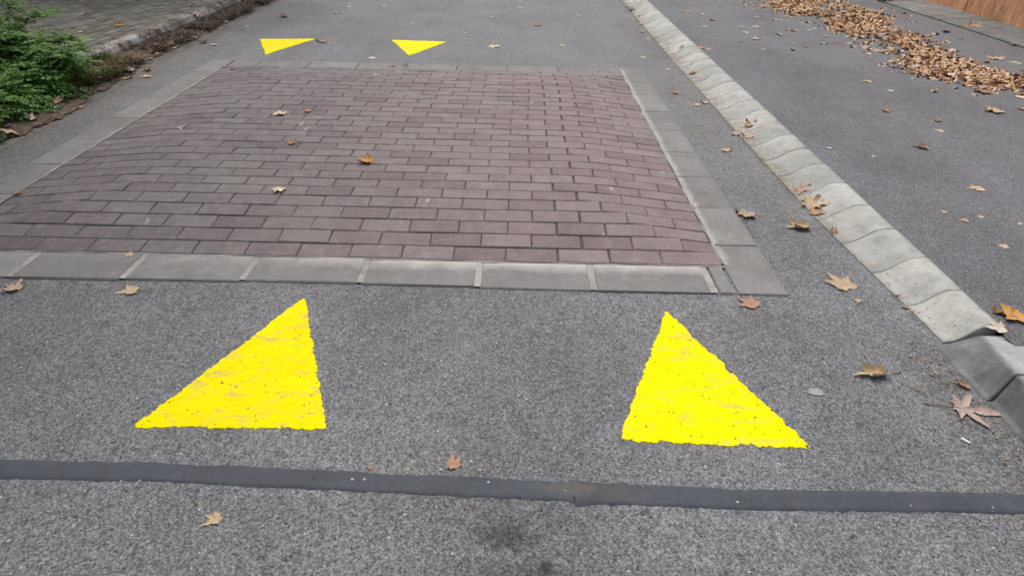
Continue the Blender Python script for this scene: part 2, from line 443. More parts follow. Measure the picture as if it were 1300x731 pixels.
# bed of sand
bx = np.linspace(XL-.02, XR+.02, 90); by = np.linspace(YN-.02, YF+.02, 84)
X, Y = np.meshgrid(bx, by)
Z = np.array([[hump(a, b)+.0035 for a in bx] for b in by])
o = link('joint_sand', grid_mesh('joint_sand', X, Y, Z), None, MAT['bed']); adopt(o, cush)
ROWS, PR, PB = 31, (YF-YN)/31, .2245
paver = [block_mesh('brick', .2185, PR-.0034, .05, .0042, .0012, s) for s in range(4)]
for me in paver: me.materials.append(MAT['brick'])
def joint(x):       # joints open up along the fold where the right ramp begins
    return .0032 + .0088*math.exp(-((x-.29)/.16)**2)
count = 0; rest_v = []; rest_f = []
for r_ in range(ROWS):
    yc = YN+PR*(r_+.5)
    ph = -.033 if r_ % 2 == 0 else .079
    ph += .006*math.sin(r_*.35)+rnd.uniform(-.003, .003)
    k0 = math.floor((XL-ph)/PB)
    k_ = k0
    while True:
        a = ph+k_*PB; b = a+PB; k_ += 1
        if a >= XR-.004: break
        a_, b_ = max(a, XL+.004), min(b, XR-.004)
        if XR-.004-b_ < .06: b_ = XR-.004
        if a_-XL-.004 < .06: a_ = XL+.004
        if b_-a_ < .06: continue
        ga = 0 if a_ > a else joint(a)/2; gb = 0 if b_ < b else joint(b)/2
        a_ += ga; b_ -= gb
        xc = (a_+b_)/2; ln = b_-a_
        yy = yc+rnd.uniform(-.0016, .0016)+.0035*nz(xc, yc, .9, 3)
        mtx = surf_matrix(xc, yy, hump)
        z = hump(xc, yy)+.0115+rnd.uniform(-.0014, .0014)
        mtx = (Matrix.Translation((xc, yy, z)) @ mtx.to_4x4() @ Matrix.Rotation(rnd.uniform(-.009, .009), 4, 'Z')
               @ Matrix.Rotation(rnd.uniform(-.010, .010), 4, 'X') @ Matrix.Rotation(rnd.uniform(-.005, .005), 4, 'Y')
               @ Matrix.Diagonal((ln/.2185, 1, 1, 1)))
        me = paver[rnd.randrange(4)]
        if count < 298:
            ob = bpy.data.objects.new('brick', me); COL.objects.link(ob)
            ob.matrix_world = Matrix.Translation(-cush.location) @ mtx
            ob.parent = cush; count += 1
        else:
            n0 = len(rest_v)
            rest_v += [mtx @ v.co for v in me.vertices]
            rest_f += [tuple(n0+i for i in p.vertices) for p in me.polygons]
o = link('far_bricks', mesh('far_bricks', rest_v, rest_f), None, MAT['brick']); adopt(o, cush); o['kind'] = 'stuff'

# edging stones
def stone(x0, x1, y0, y1, z=.008, ang=0.0, seed=0):
    me = block_mesh('edging_stone', x1-x0, y1-y0, .10, .005, .002, seed)
    me.materials.append(MAT['edging'])
    ob = bpy.data.objects.new('edging_stone', me); COL.objects.link(ob)
    ob.location = Vector(((x0+x1)/2, (y0+y1)/2, z+rnd.uniform(-.0012, .0012)))-cush.location
    ob.rotation_euler = (rnd.uniform(-.004, .004), rnd.uniform(-.003, .003), ang); ob.parent = cush
    return ob
def mortar(pts_a, pts_b, z, name='mortar_joint'):     # a ribbon between two edge lines
    n = len(pts_a); v = []; f = []
    for (xa, ya), (xb, yb) in zip(pts_a, pts_b):
        v += [(xa, ya, z), ((xa+xb)/2, (ya+yb)/2, z+.0012), (xb, yb, z)]
    for i in range(n-1):
        for j in range(2): f.append((i*3+j, i*3+j+1, (i+1)*3+j+1, (i+1)*3+j))
    ob = link(name, mesh(name, v, f, True), None, MAT['mortar']); adopt(ob, cush); return ob
OY0, OY1, OXL, OXR = YN-EW, YF+EW, XL-EW, XR+EW
def near_y(x): return 2.028+.018*math.exp(-((x+.85)/.7)**2)-OY0     # the near edge bows a little
nj = [-3.2, -2.50, -2.019, -1.566, -1.09, -.618, -.142, .324, .806]
for i, (a, b) in enumerate(zip(nj[1:], nj[2:])):
    a0, b0 = a+.011, b-.011
    dy = near_y((a+b)/2)
    ob = stone(a0, b0, OY0+dy, YN-.004, seed=20+i, ang=math.atan2(near_y(b)-near_y(a), b-a)*.5)
for a in nj[2:]:
    n = 12
    pa = [(a-.0145+.002*nz(i, a, .7, 2), OY0+near_y(a)+.004+(EW-.012-near_y(a))*i/(n-1)) for i in range(n)]
    pb = [(a+.0135+.002*nz(i, a, .9, 5), y) for i, (x, y) in enumerate(pa)]
    mortar(pa, pb, .0072)
stone(.829, XR-.008, OY0+.001, YN-.004, seed=40)
stone(XL+.0, nj[1]-.011+.02, OY0, YN-.004, seed=41) if nj[1]-.011-XL > .05 else None
rj = [OY0-.002, 2.428, 2.805, 3.20, 3.585, 3.985, 4.376, 4.785, 5.18, OY1]
for i, (a, b) in enumerate(zip(rj, rj[1:])):
    stone(XR+.004, OXR+rnd.uniform(-.003, .003), a+.002, b-.002, seed=60+i)
lj = [OY0-.002, 2.39, 2.79, 3.185, 3.58, 3.978, 4.375, 4.77, 5.17, OY1]
for i, (a, b) in enumerate(zip(lj, lj[1:])):
    stone(OXL+rnd.uniform(-.003, .003), XL-.006, a+.003, b-.003, seed=80+i)
fj = [XL, -2.27, -1.83, -1.40, -.97, -.53, -.09, .35, .80, XR-.004]
for i, (a, b) in enumerate(zip(fj, fj[1:])):
    stone(a+.004, b-.004, YF+.004, OY1, seed=100+i)
n = 120
for x, wl in ((XL-.008, .014), (XR+.001, .012)):
    pa = [(x-wl*(.15+1.5*max(0, .15+nz(i, x, .21, 4))), YN+.02+(YF-YN-.03)*i/(n-1)) for i in range(n)]
    pb = [(x+.006+.006*abs(nz(i, x, .33, 8)), y) for i, (_, y) in enumerate(pa)]
    mortar(pa, pb, .0098, 'mortar_bead')
pa = [(XL+(XR-XL)*i/(n-1), YN-.004-.014*max(0, .1+nz(i, 1, .23, 6))) for i in range(n)]
pb = [(x, YN+.001+.003*nz(i, 2, .3, 9)) for i, (x, _) in enumerate(pa)]
mortar(pa, pb, .0098, 'mortar_bead')
for i, y in enumerate(lj[1:-1]):
    pa = [(OXL+.004+(EW-.012)*j/9, y-.004+.0015*nz(j, y, .8, 1)) for j in range(10)]
    mortar([(x, yy) for x, yy in pa], [(x, yy+.008+.003*nz(x, yy, 20, 2)) for x, yy in pa], .0086)
for i, y in enumerate(rj[1:5]):
    pa = [(XR+.01+(EW-.016)*j/9, y-.003) for j in range(10)]
    mortar(pa, [(x, yy+.006+.002*nz(x, yy, 20, 2)) for x, yy in pa], .0084)

# ------------------------------------------------------------------ painted triangles
def paint_mat():
    k = M('yellow_road_paint', .70, .05)
    c = k.mul((.84, .69, .0), k.ramp(k.noise(10, 4, .6), [(.3, .93), (.7, 1.04)]))
    worn = k.ramp(k.noise(15, 6, .72, k.mapping(k.pos, scale=(.55, 1.25, 1), loc=(1.3, 4.2, 0)), .6), [(.525, 0.0), (.68, .80)])
    c = k.mix(worn, c, (.52, .42, .11))
    pit = k.math('MULTIPLY', k.math('LESS_THAN', k.voro(95), .22), k.math('GREATER_THAN', k.sep(k.voro(95, out='Color'))[0], .935))
    c = k.mix(pit, c, (.07, .06, .02))
    k.base(c); k.bump(k.noise(120, 4, .7), .35, .003); return k.m
MAT['paint'] = paint_mat()
def painted(pxs, label, step, seed, rough=.006):
    P = [G(*p) for p in pxs]
    if (P[1]-P[0]).cross(P[2]-P[0]).z < 0: P = [P[0], P[2], P[1]]
    x0 = min(p.x for p in P)-.02; x1 = max(p.x for p in P)+.02; y0 = min(p.y for p in P)-.02; y1 = max(p.y for p in P)+.02
    xs = np.arange(x0, x1, step); ysv = np.arange(y0, y1, step)
    X, Y = np.meshgrid(xs, ysv)
    D = np.full(X.shape, 1e9)
    jn = np.random.RandomState(seed)
    wob = blur(jn.randn(*X.shape), 3); wob /= wob.std()
    wob2 = blur(jn.randn(*X.shape), 40); wob2 /= wob2.std()
    for i in range(3):
        a, b = P[i], P[(i+1) % 3]; e = (b-a).normalized()
        d = e.x*(Y-a.y)-e.y*(X-a.x)
        D = np.minimum(D, d)
    # round the corners off a little
    for i in range(3):
        a = P[i]; u = ((P[i-1]-a).normalized()+(P[(i+1) % 3]-a).normalized()).normalized()
        D = np.minimum(D, (u.x*(X-a.x)+u.y*(Y-a.y))-.012)
    D = D + rough*.30*wob + rough*.42*wob2
    H = hfield(X, Y)
    near_fac = np.clip((2.2-Y)/.1, 0, 1)
    D = D + np.where(H < -.0009, -.0022*near_fac, 0)
    hole = (jn.rand(*X.shape) < .0016) & (D > 0) & (H < -.0003)
    keepv = (D > 0) & ~hole
    keep = keepv[:-1, :-1] & keepv[1:, :-1] & keepv[:-1, 1:] & keepv[1:, 1:]
    Z = H*.75+.0022
    me = grid_mesh('painted_triangle', X, Y, Z, keep)
    bm = bmesh.new(); bm.from_mesh(me)             # thickness at the rim
    ed = [e for e in bm.edges if len(e.link_faces) == 1]
    r = bmesh.ops.extrude_edge_only(bm, edges=ed)
    for v in r['geom']:
        if isinstance(v, bmesh.types.BMVert): v.co.z -= .0035
    bm.to_mesh(me); bm.free()
    ob = link('painted_triangle', me, None, MAT['paint'])
    tag(ob, label, 'road marking', 'yellow triangles painted before and after the cushion')
painted([(169, 541.5), (387, 377), (416, 547)], 'large bright yellow triangle painted left of centre on the near asphalt', .0026, 1)
painted([(846, 394), (784, 560), (1031, 570)], 'large bright yellow triangle painted on the near asphalt beside the kerb', .0026, 2)
painted([(329, 50), (402, 49.5), (337, 70)], 'small yellow triangle beyond the cushion on the left, nearer the weeds', .006, 3)
painted([(497, 51), (568, 53.5), (519, 71.5)], 'small yellow triangle beyond the middle of the far cushion edge', .006, 4)

# ------------------------------------------------------------------ bitumen sealing strip
def strip_mat():
    k = M('bitumen_strip', .68, .3)
    c = k.mul((.050, .057, .068), k.ramp(k.noise(7, 5, .7), [(.3, .80), (.7, 1.22)]))
    c = k.mul(c, k.ramp(k.noise(90, 3, .6), [(.3, .85), (.7, 1.15)]))
    grit = k.math('MULTIPLY', k.math('LESS_THAN', k.voro(45), .17), k.math('GREATER_THAN', k.sep(k.voro(45, out='Color'))[1], .90))
    c = k.mix(grit, c, (.36, .35, .32))
    c = k.mix(k.math('MULTIPLY', k.blob(.17, 1.075, .10, .035, .6, 30), .6), c, (.105, .098, .088))
    d = k.ramp(k.noise(5, 5, .7, k.mapping(k.pos, loc=(2, 1, 0))), [(.55, 0.0), (.72, .5)])
    c = k.mix(d, c, (.082, .080, .076))
    k.base(c); k.bump(k.math('ADD', k.noise(55, 4, .65), k.noise(12, 2, .5)), .35, .004); return k.m
MAT['strip'] = strip_mat()
top = [G(*a) for a in ((-20, 583.0), (180, 587), (400, 597), (700, 611), (950, 621), (1300, 627.5))]
bot = [G(*a) for a in ((-20, 607), (180, 610.5), (400, 620.5), (740, 637), (950, 646.5), (1300, 651))]
def ylin(pl, x):
    if x <= pl[0].x: a, b = pl[0], pl[1]
    elif x >= pl[-1].x: a, b = pl[-2], pl[-1]
    else:
        for a, b in zip(pl, pl[1:]):
            if a.x <= x <= b.x: break
    return a.y+(b.y-a.y)*(x-a.x)/(b.x-a.x)
strip = empty('sealing_strip', (0, 1.07, 0)); tag(strip, 'thin dark blue grey bitumen sealing strip crossing the road in front of the triangles', 'sealing strip')
def seg(x0, x1, z, seed, lump=0.0):
    n = int((x1-x0)/.008); m_ = 9; xs = np.linspace(x0, x1, n)
    X = np.zeros((n, m_)); Yv = np.zeros((n, m_)); Zv = np.zeros((n, m_))
    for i, x in enumerate(xs):
        e = min(i, n-1-i)/n
        ex = lump*math.exp(-((x-.19)/.035)**2)
        yt = ylin(top, x)+.0020+.0040*nz(x, 0, 7, seed)+.0036*nz(x, 0, 38, seed+1)+.002*nz(x, 0, 130, seed+1)+ex*.3
        yb = ylin(bot, x)-.0020+.0040*nz(x, 0, 7, seed+2)+.0036*nz(x, 0, 38, seed+3)+.002*nz(x, 0, 130, seed+3)-ex
        for j in range(m_):
            t = j/(m_-1); y = yb+(yt-yb)*t
            X[i, j] = x+(.020*math.sin(4*t+seed)+.014*math.sin(9*t+seed)+.006*math.sin(23*t) if i in (0, n-1) else 0); Yv[i, j] = y
            zz = z+.0006*nz(x, y, 28, seed)+.0004*nz(x, y, 9, seed+4)
            if j in (0, m_-1): zz = -.0006
            if j in (1, m_-2): Yv[i, j] = yb+.0014 if j == 1 else yt-.0014
            Zv[i, j] = zz
    Zv[0, :] = -.0002; Zv[-1, :] = -.0002
    H = hfield(X, Yv)*.6
    ob = link('strip_piece', grid_mesh('strip_piece', X.T[::-1], Yv.T[::-1], (Zv+H).T[::-1]), None, MAT['strip']); adopt(ob, strip)
    for p in ob.data.polygons: pass
    ob.data.flip_normals()
seg(-2.95, .235, .0013, 1, .004); seg(.165, 1.525, .0015, 6, .011)

# ------------------------------------------------------------------ rounded kerb
kerb = empty('kerb', (1.6, 3, 0)); tag(kerb, 'pale rounded roll-over kerb of short concrete stones between the road and side asphalt', 'kerb')
MAT['kerb2'] = MAT['kerb']
def kerb_piece(y0, y1, seed):
    nx_, ny_ = 16, 5; v = []; f = []
    zt = rnd.uniform(-.001, .001); tw = rnd.uniform(-.0018, .0018); sh = rnd.uniform(-.001, .001)
    for j in range(ny_):
        t = j/(ny_-1); tt = (0, .04, .5, .96, 1)[j]
        y = y0+(y1-y0)*tt
        xi = kin(y)
        ins = .0025 if j in (0, 4) else 0
        for i in range(nx_):
            u = i/(nx_-1); x = xi+(KOUT-xi)*u
            x += (.004*nz(x, y, 14, seed) if i in (0,) else 0)
            yy = y+.003*nz(u*3, seed, 1, 7)
            z = kprof(u)+zt*u+tw*(tt-.5)-ins+.0012*nz(x, y, 12, seed)
            v.append((x+sh*u, yy, z))
    for j in range(ny_-1):
        for i in range(nx_-1): a = j*nx_+i; f.append((a, a+1, a+nx_+1, a+nx_))
    n0 = len(v)                              # skirt down into the ground
    ring = [i for i in range(nx_)]+[j*nx_+nx_-1 for j in range(1, ny_)]+[(ny_-1)*nx_+i for i in range(nx_-2, -1, -1)]+[j*nx_ for j in range(ny_-2, 0, -1)]
    for a in ring: v.append((v[a][0], v[a][1], -.08))
    L_ = len(ring)
    for i in range(L_): f.append((ring[(i+1) % L_], ring[i], n0+i, n0+(i+1) % L_))
    ob = link('kerb_stone', mesh('kerb_stone', v, f, True), None, MAT['kerb']); adopt(ob, kerb)
    ob.data.polygons.foreach_set('use_smooth', [i < (nx_-1)*(ny_-1) for i in range(len(f))])
ky = [1.745, 1.972, 2.214, 2.473, 2.717, 2.976, 3.235, 3.476, 3.712]
while ky[-1] < 14: ky.append(ky[-1]+.25+rnd.uniform(-.008, .008))
for i, (a, b) in enumerate(zip(ky, ky[1:])):
    tight = rnd.random() < .45 or a > 4.2
    kerb_piece(a+.0012, b+(.0012 if tight else -.0026), i+1)
fv = []; ff = []
for jy in range(62):
    yb_ = 1.775+jy*.2
    for u in (.03, .2, .45, .7, .97):
        fv.append((kin(yb_)+(KOUT-kin(yb_))*u, yb_, kprof(u)-.016))
for jy in range(61):
    for q in range(4): a = jy*5+q; ff.append((a, a+1, a+6, a+5))
fill = mesh('kerb_bedding', fv, ff)
o = link('kerb_bedding', fill, None, MAT['bed']); adopt(o, kerb)

# ------------------------------------------------------------------ chamfered kerb at the lower right
ck = empty('chamfered_kerb', (1.6, 1.4, 0)); tag(ck, 'taller grey kerb with a dark battered face starting at the lower right edge', 'kerb')
def loft(name, profs, parent, mat):
    n = len(profs[0]); v = [p for pr in profs for p in pr]; f = []
    for k_ in range(len(profs)-1):
        for i in range(n-1): f.append((k_*n+i+1, k_*n+i, (k_+1)*n+i, (k_+1)*n+i+1))
    f.append(tuple(range(n))); f.append(tuple((len(profs)-1)*n+i for i in range(n-1, -1, -1)))
    me = mesh(name, v, f); ob = link(name, me, None, mat)
    bm = bmesh.new(); bm.from_mesh(me); bmesh.ops.recalc_face_normals(bm, faces=bm.faces); bm.to_mesh(me); bm.free()
    adopt(ob, parent)
    md = ob.modifiers.new('bevel', 'BEVEL'); md.width = .007; md.segments = 3; md.limit_method = 'ANGLE'; md.angle_limit = .6
    return ob
def cprof(y, xb, xt, zt, zo, xo=1.79):
    return [(xb-.014, y, -.1), (xb-.014, y, .004), (xb, y, .012), (xt, y, zt), (xo, y, zo), (xo, y, -.1)]
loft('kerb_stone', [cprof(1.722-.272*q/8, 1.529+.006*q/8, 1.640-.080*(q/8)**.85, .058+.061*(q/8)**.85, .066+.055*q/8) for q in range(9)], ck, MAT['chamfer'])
yy = 1.444
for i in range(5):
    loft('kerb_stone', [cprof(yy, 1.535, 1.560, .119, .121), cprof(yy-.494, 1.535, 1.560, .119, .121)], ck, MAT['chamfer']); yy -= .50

# ------------------------------------------------------------------ right: apron and wall
MAT['apron'] = concrete('apron_concrete', (.155, .158, .150), .32, None, grain=120, stain=(.55, .56, .50), stain_amt=.7)
ap = empty('pavement_edge', (5.2, 7, 0)); tag(ap, 'mossy grey concrete apron sloping up to the foot of the wall', 'apron', kind='structure')
y = 4.2
while y < 20:
    L_ = 1.25; v = []; zz = rnd.uniform(-.004, .004)
    for yy_ in (y+.004, y+L_-.004):
        v += [(5.03, yy_, -.05), (5.03+.008*nz(yy_, 1, 3, 1), yy_, ZR+.016+zz), (5.12, yy_, ZR+.026+zz), (5.40, yy_, ZR+.045+zz), (5.47, yy_, ZR+.060), (5.52, yy_, ZR+.060), (5.52, yy_, -.05)]
    f = [(i, i+1, i+8, i+7) for i in range(6)]+[(6, 5, 4, 3, 2, 1, 0), tuple(range(7, 14))]
    ob = link('apron_slab', mesh('apron_slab', v, f), None, MAT['apron']); adopt(ob, ap); y += L_
    ob.data.flip_normals()
def wall_mat():
    k = M('rust_render', .85, .2)
    st = k.mapping(k.pos, scale=(5, 9, 2.2))
    c = k.ramp(k.noise(2.2, 6, .7, st), [(.28, (.26, .115, .058)), (.46, (.50, .255, .135)), (.60, (.62, .345, .20)), (.80, (.78, .52, .36))])
    c = k.mul(c, k.ramp(k.noise(3, 4, .6), [(.3, .78), (.7, 1.18)]))
    gr = k.ramp(k.noise(60, 3, .7), [(.3, .82), (.7, 1.15)]); c = k.mul(c, gr)
    lt = k.ramp(k.noise(3.0, 4, .6, k.mapping(k.pos, scale=(9, 12, 2.5), loc=(3, 1, 0))), [(.63, 0.0), (.74, .5)])
    c = k.mix(lt, c, (.52, .38, .25))
    k.base(c); k.bump(k.noise(3.0, 5, .7, st), .6, .012); return k.m
MAT['wall'] = wall_mat()
wall = empty('wall', (5.6, 8, 0)); tag(wall, 'rust orange weathered wall of tall panels behind the leaf drift', 'wall')
y = 8.25-2.4*2
for i in range(8):
    me = block_mesh('wall_panel', .10, 2.40-.022, 1.35, .004, .001, 300+i)
    ob = link('wall_panel', me, None, MAT['wall']); ob.location = (5.545, y+1.2, ZR+.03+1.35); adopt(ob, wall); y += 2.4
me = block_mesh('backing', .06, 2.4*8, 1.33, .002, 0, 330); ob = link('backing', me, None, simple('dark_backing', (.05, .04, .035)))
ob.location = (5.64, 8.25-4.8+9.6, ZR+.03+1.34); adopt(ob, wall)

# ------------------------------------------------------------------ left: gutter, kerb, pavement
MAT['gutter'] = concrete('gutter_concrete', (.165, .150, .135), .22, None, stain=(.62, .50, .40), stain_amt=.7)
def gx_in(y): return -3.02-.042*max(0, y-3.4) if y < 9 else -3.26
gut = empty('gutter', (-3.3, 6, 0)); tag(gut, 'low brownish concrete gutter slabs half buried under dirt beside the left kerb', 'gutter', kind='structure')
y = 1.2
while y < 13:
    L_ = .62; ya, yb = y+.004, y+L_-.004; z0 = .0045+rnd.uniform(-.001, .001); jx = rnd.uniform(-.03, .03)
    v = [(-3.54, ya, z0-.004), (gx_in(ya)+jx, ya, z0-.003), (gx_in(yb)+jx, yb, z0-.003), (-3.54, yb, z0-.004), (-3.54, ya, -.04), (gx_in(ya)+jx, ya, -.04), (gx_in(yb)+jx, yb, -.04), (-3.54, yb, -.04)]
    ob = link('gutter_slab', mesh('gutter_slab', v, [(0, 1, 2, 3), (1, 0, 4, 5), (2, 1, 5, 6), (3, 2, 6, 7)]), None, MAT['gutter']); adopt(ob, gut); y += L_
def muck(k, c):
    f = k.ramp(k.noise(3.2, 6, .72, k.mapping(k.pos, loc=(2, 6, 1))), [(.44, 0.0), (.56, .92)])
    return k.mix(f, c, k.ramp(k.noise(30, 4, .7), [(.3, (.05, .037, .030)), (.7, (.15, .115, .09))]))
MAT['lkerb'] = concrete('old_kerb_concrete', (.36, .345, .32), .25, muck, stain=(.50, .42, .36), stain_amt=.8)
lk = empty('kerb', (-3.6, 7, 0)); tag(lk, 'old whitish kerb partly hidden by dead weeds along the left brick pavement', 'kerb')
y = 1.0; i = 0
while y < 14:
    L_ = .48; v = []; nn = 7
    for j in range(nn):
        yy_ = y+.004+(L_-.008)*j/(nn-1)
        wv = .012*nz(yy_, 3, 2.2, 5)
        v += [(-3.49+wv, yy_, -.05), (-3.505+wv, yy_, .07), (-3.53+wv, yy_, .108+.008*nz(yy_, 1, 5, 2)), (-3.62, yy_, .112+.006*nz(yy_, 2, 5, 3)), (-3.665, yy_, .108), (-3.665, yy_, -.05)]
    f = []
    for j in range(nn-1):
        for q in range(5): a = j*6+q; f.append((a, a+1, a+7, a+6))
    f += [(5, 4, 3, 2, 1, 0), tuple((nn-1)*6+q for q in range(6))]
    ob = link('kerb_stone', mesh('kerb_stone', v, f), None, MAT['lkerb']); ob.data.flip_normals(); adopt(ob, lk); y += L_; i += 1

def pave_mat():
    k = M('grey_paver', .88, .2)
    r = k.math('FRACT', k.math('ADD', k.objrand(), k.math('MULTIPLY', k.island(), 5.3)))
    c = k.ramp(r, [(0, (.135, .127, .110)), (.5, (.185, .178, .157)), (1, (.225, .220, .198))])
    c = k.mul(c, k.ramp(k.noise(2.0, 5, .65), [(.3, (.78, .72, .68)), (.7, (1.15, 1.16, 1.10))]))
    c = k.mul(c, k.ramp(k.noise(110, 3, .7), [(.3, .8), (.7, 1.2)]))
    k.base(c); k.bump(k.noise(110, 3, .7), .4, .003); return k.m
MAT['pave'] = pave_mat()
X, Y = np.meshgrid(np.linspace(-14, -3.66, 40), np.linspace(-2, 40, 60))
pv = link('brick_pavement', grid_mesh('brick_pavement', X, Y, np.full_like(X, ZL-.018)), None, MAT['bed'])
tag(pv, 'raised pavement of small greyish bricks behind the bush at the top left', 'pavement', kind='structure')
pm = [block_mesh('paving_brick', .190, .087, .05, .007, .0015, 500+s) for s in range(3)]
for me in pm: me.materials.append(MAT['pave'])
cells = []
xx = -3.720; c_ = 0
while xx > -8.2:
    yv = 3.0+(.1 if c_ % 2 else 0)
    while yv < 13:
        cells.append((xx, yv)); yv += .2
    xx -= .1; c_ += 1
def vis(x, y):
    d = Vector((x, y, ZL-CAM_H)); z = d.dot(FWD)
    u = 650+F_PX*d.dot(RIGHT)/z; v = 365.5-F_PX*d.dot(UP)/z
    if -5 < u < 345 and -5 < v < 110 and not (u < 95 and v > 25) : return z
    return None
cells.sort(key=lambda c: (vis(*c) is None, vis(*c) or math.hypot(*c)))
rv = []; rf = []
for i, (x, y) in enumerate(cells):
    me = pm[i % 3]
    mtx = (Matrix.Translation((x+rnd.uniform(-.002, .002), y+rnd.uniform(-.003, .003), ZL+rnd.uniform(-.003, .003))) @
           Matrix.Rotation(math.pi/2+rnd.uniform(-.02, .02), 4, 'Z') @ Matrix.Rotation(rnd.uniform(-.018, .018), 4, 'X'))
    if i < 298:
        ob = bpy.data.objects.new('paving_brick', me); COL.objects.link(ob); ob.matrix_world = mtx; ob.parent = pv
    else:
        n0 = len(rv); rv += [mtx @ v.co for v in me.vertices]; rf += [tuple(n0+a for a in p.vertices) for p in me.polygons]
ob = link('far_paving_bricks', mesh('far_paving_bricks', rv, rf), pv, MAT['pave']); ob['kind'] = 'stuff'

# dirt over the gutter
def dirt_mat():
    k = M('dirt', .95, .1)
    c = k.ramp(k.noise(28, 5, .7), [(.28, (.045, .033, .025)), (.50, (.12, .092, .070)), (.76, (.25, .20, .15))])
    k.base(c); k.bump(k.noise(60, 5, .7), .8, .01); return k.m
MAT['dirt'] = dirt_mat()
xs = np.arange(-3.53, -2.95, .02); ysv = np.arange(1.2, 13, .025)
X, Y = np.meshgrid(xs, ysv); Z = np.zeros_like(X); K = np.zeros(X.shape, bool)
for j, yv in enumerate(ysv):
    edge = gx_in(yv)-.10+.13*nz(yv, 0, 1.1, 3)+.06*nz(yv, 0, 5, 4)
    if yv < 4.9: edge += .06
    for i_, xv in enumerate(xs):
        d = edge+.035*nz(xv, yv, 14, 6)-xv
        K[j, i_] = d > 0
        Z[j, i_] = .008+min(.035, max(0, d)*.14)+.010*nz(xv, yv, 9, 2)*min(1, max(0, d)*8)
keep = K[:-1, :-1] & K[1:, :-1] & K[:-1, 1:] & K[1:, 1:]
ob = link('dirt', grid_mesh('dirt', X, Y, Z, keep), None, MAT['dirt']); tag(ob, 'strip of brown dirt lying in the gutter along the left kerb', 'dirt', kind='stuff')

# dead weeds and dry grass (nobody could count them)
def blades(name, spots, mat, hmin, hmax, wd, lean, per, seed):
    r = random.Random(seed); v = []; f = []
    for (x, y, z) in spots:
        for _ in range(per):
            a = r.uniform(0, 6.283); h = r.uniform(hmin, hmax); l = h*r.uniform(.2, lean); bx_ = x+r.uniform(-.02, .02); by_ = y+r.uniform(-.02, .02)
            dx, dy = math.cos(a), math.sin(a); px_, py_ = -dy*wd/2, dx*wd/2; n0 = len(v)
            v += [(bx_-px_, by_-py_, z), (bx_+px_, by_+py_, z), (bx_+dx*l*.4+px_*.8, by_+dy*l*.4+py_*.8, z+h*.6), (bx_+dx*l*.4-px_*.8, by_+dy*l*.4-py_*.8, z+h*.6), (bx_+dx*l, by_+dy*l, z+h*r.uniform(.55, 1))]
            f += [(n0, n0+1, n0+2, n0+3), (n0+3, n0+2, n0+4)]
    return link(name, mesh(name, v, f), None, mat)
def isl(name, stops, rough=.8):
    k = M(name, rough, .2); k.base(k.ramp(k.island(), stops)); return k.m
rr = random.Random(4); sp = []
for _ in range(4200):
    y = rr.uniform(4.95, 11.5); t = rr.random()
    x = -3.50+(.26+.08*nz(y, 0, 2, 3))*t*(1.0 if y < 7 else .85)-(.14*rr.random() if rr.random() < .06 else 0)
    if nz(x, y, 3.0, 8)+.5*nz(x, y, 9, 2) < -.22: continue
    sp.append((x, y, .02 if x > -3.5 else .10))
wm = isl('dead_weed', [(0, (.035, .024, .022)), (.35, (.080, .055, .048)), (.70, (.15, .10, .075)), (.90, (.24, .17, .115)), (1, (.48, .42, .34))])
o = blades('dead_weeds', sp, wm, .015, .075, .005, 2.6, 6, 5); tag(o, 'dark purplish brown dead weeds matted along the foot of the left kerb', 'weeds', kind='stuff')
sp = []
for _ in range(420):
    y = rr.uniform(4.55, 5.35); x = -3.50+.34*rr.random()*(1-abs(y-4.9)*.8); sp.append((x, y, .02))
gm = isl('dry_grass', [(0, (.10, .075, .030)), (.35, (.15, .13, .040)), (.65, (.20, .145, .070)), (.85, (.085, .125, .035)), (1, (.26, .20, .11))])
o = blades('dry_grass', sp, gm, .03, .11, .005, 1.5, 8, 6); tag(o, 'tuft of dry yellowish grass between the bush and the dead weeds', 'grass', kind='stuff')
sp = [(-3.50+.04*rr.random(), rr.uniform(4.95, 5.35), .05) for _ in range(60)]
gg = isl('green_grass', [(0, (.045, .085, .025)), (1, (.10, .15, .05))])
o = blades('green_grass', sp, gg, .05, .12, .005, 1.0, 6, 7); tag(o, 'small green grass tuft growing against the whitish left kerb', 'grass', kind='stuff')
sp = [(1.44+.10*rr.random()*rr.random(), rr.uniform(8.6, 11), .004) for _ in range(60)]
o = blades('kerb_grass', sp, gg, .015, .05, .004, 1.4, 5, 8); tag(o, 'thin green grass at the far foot of the rounded kerb', 'grass', kind='stuff')
# moss / weed by the far apron
p = G(1133, 1, .1)
sp = [(p.x+rr.uniform(-.16, .16), p.y+rr.uniform(-.1, .1), ZR) for _ in range(70)]
dgm = isl('dark_weed', [(0, (.020, .028, .012)), (1, (.06, .085, .03))])
o = blades('dark_weed', sp, dgm, .02, .07, .012, 1.8, 6, 9); tag(o, 'small dark green weed on the far asphalt near the wall', 'weed')

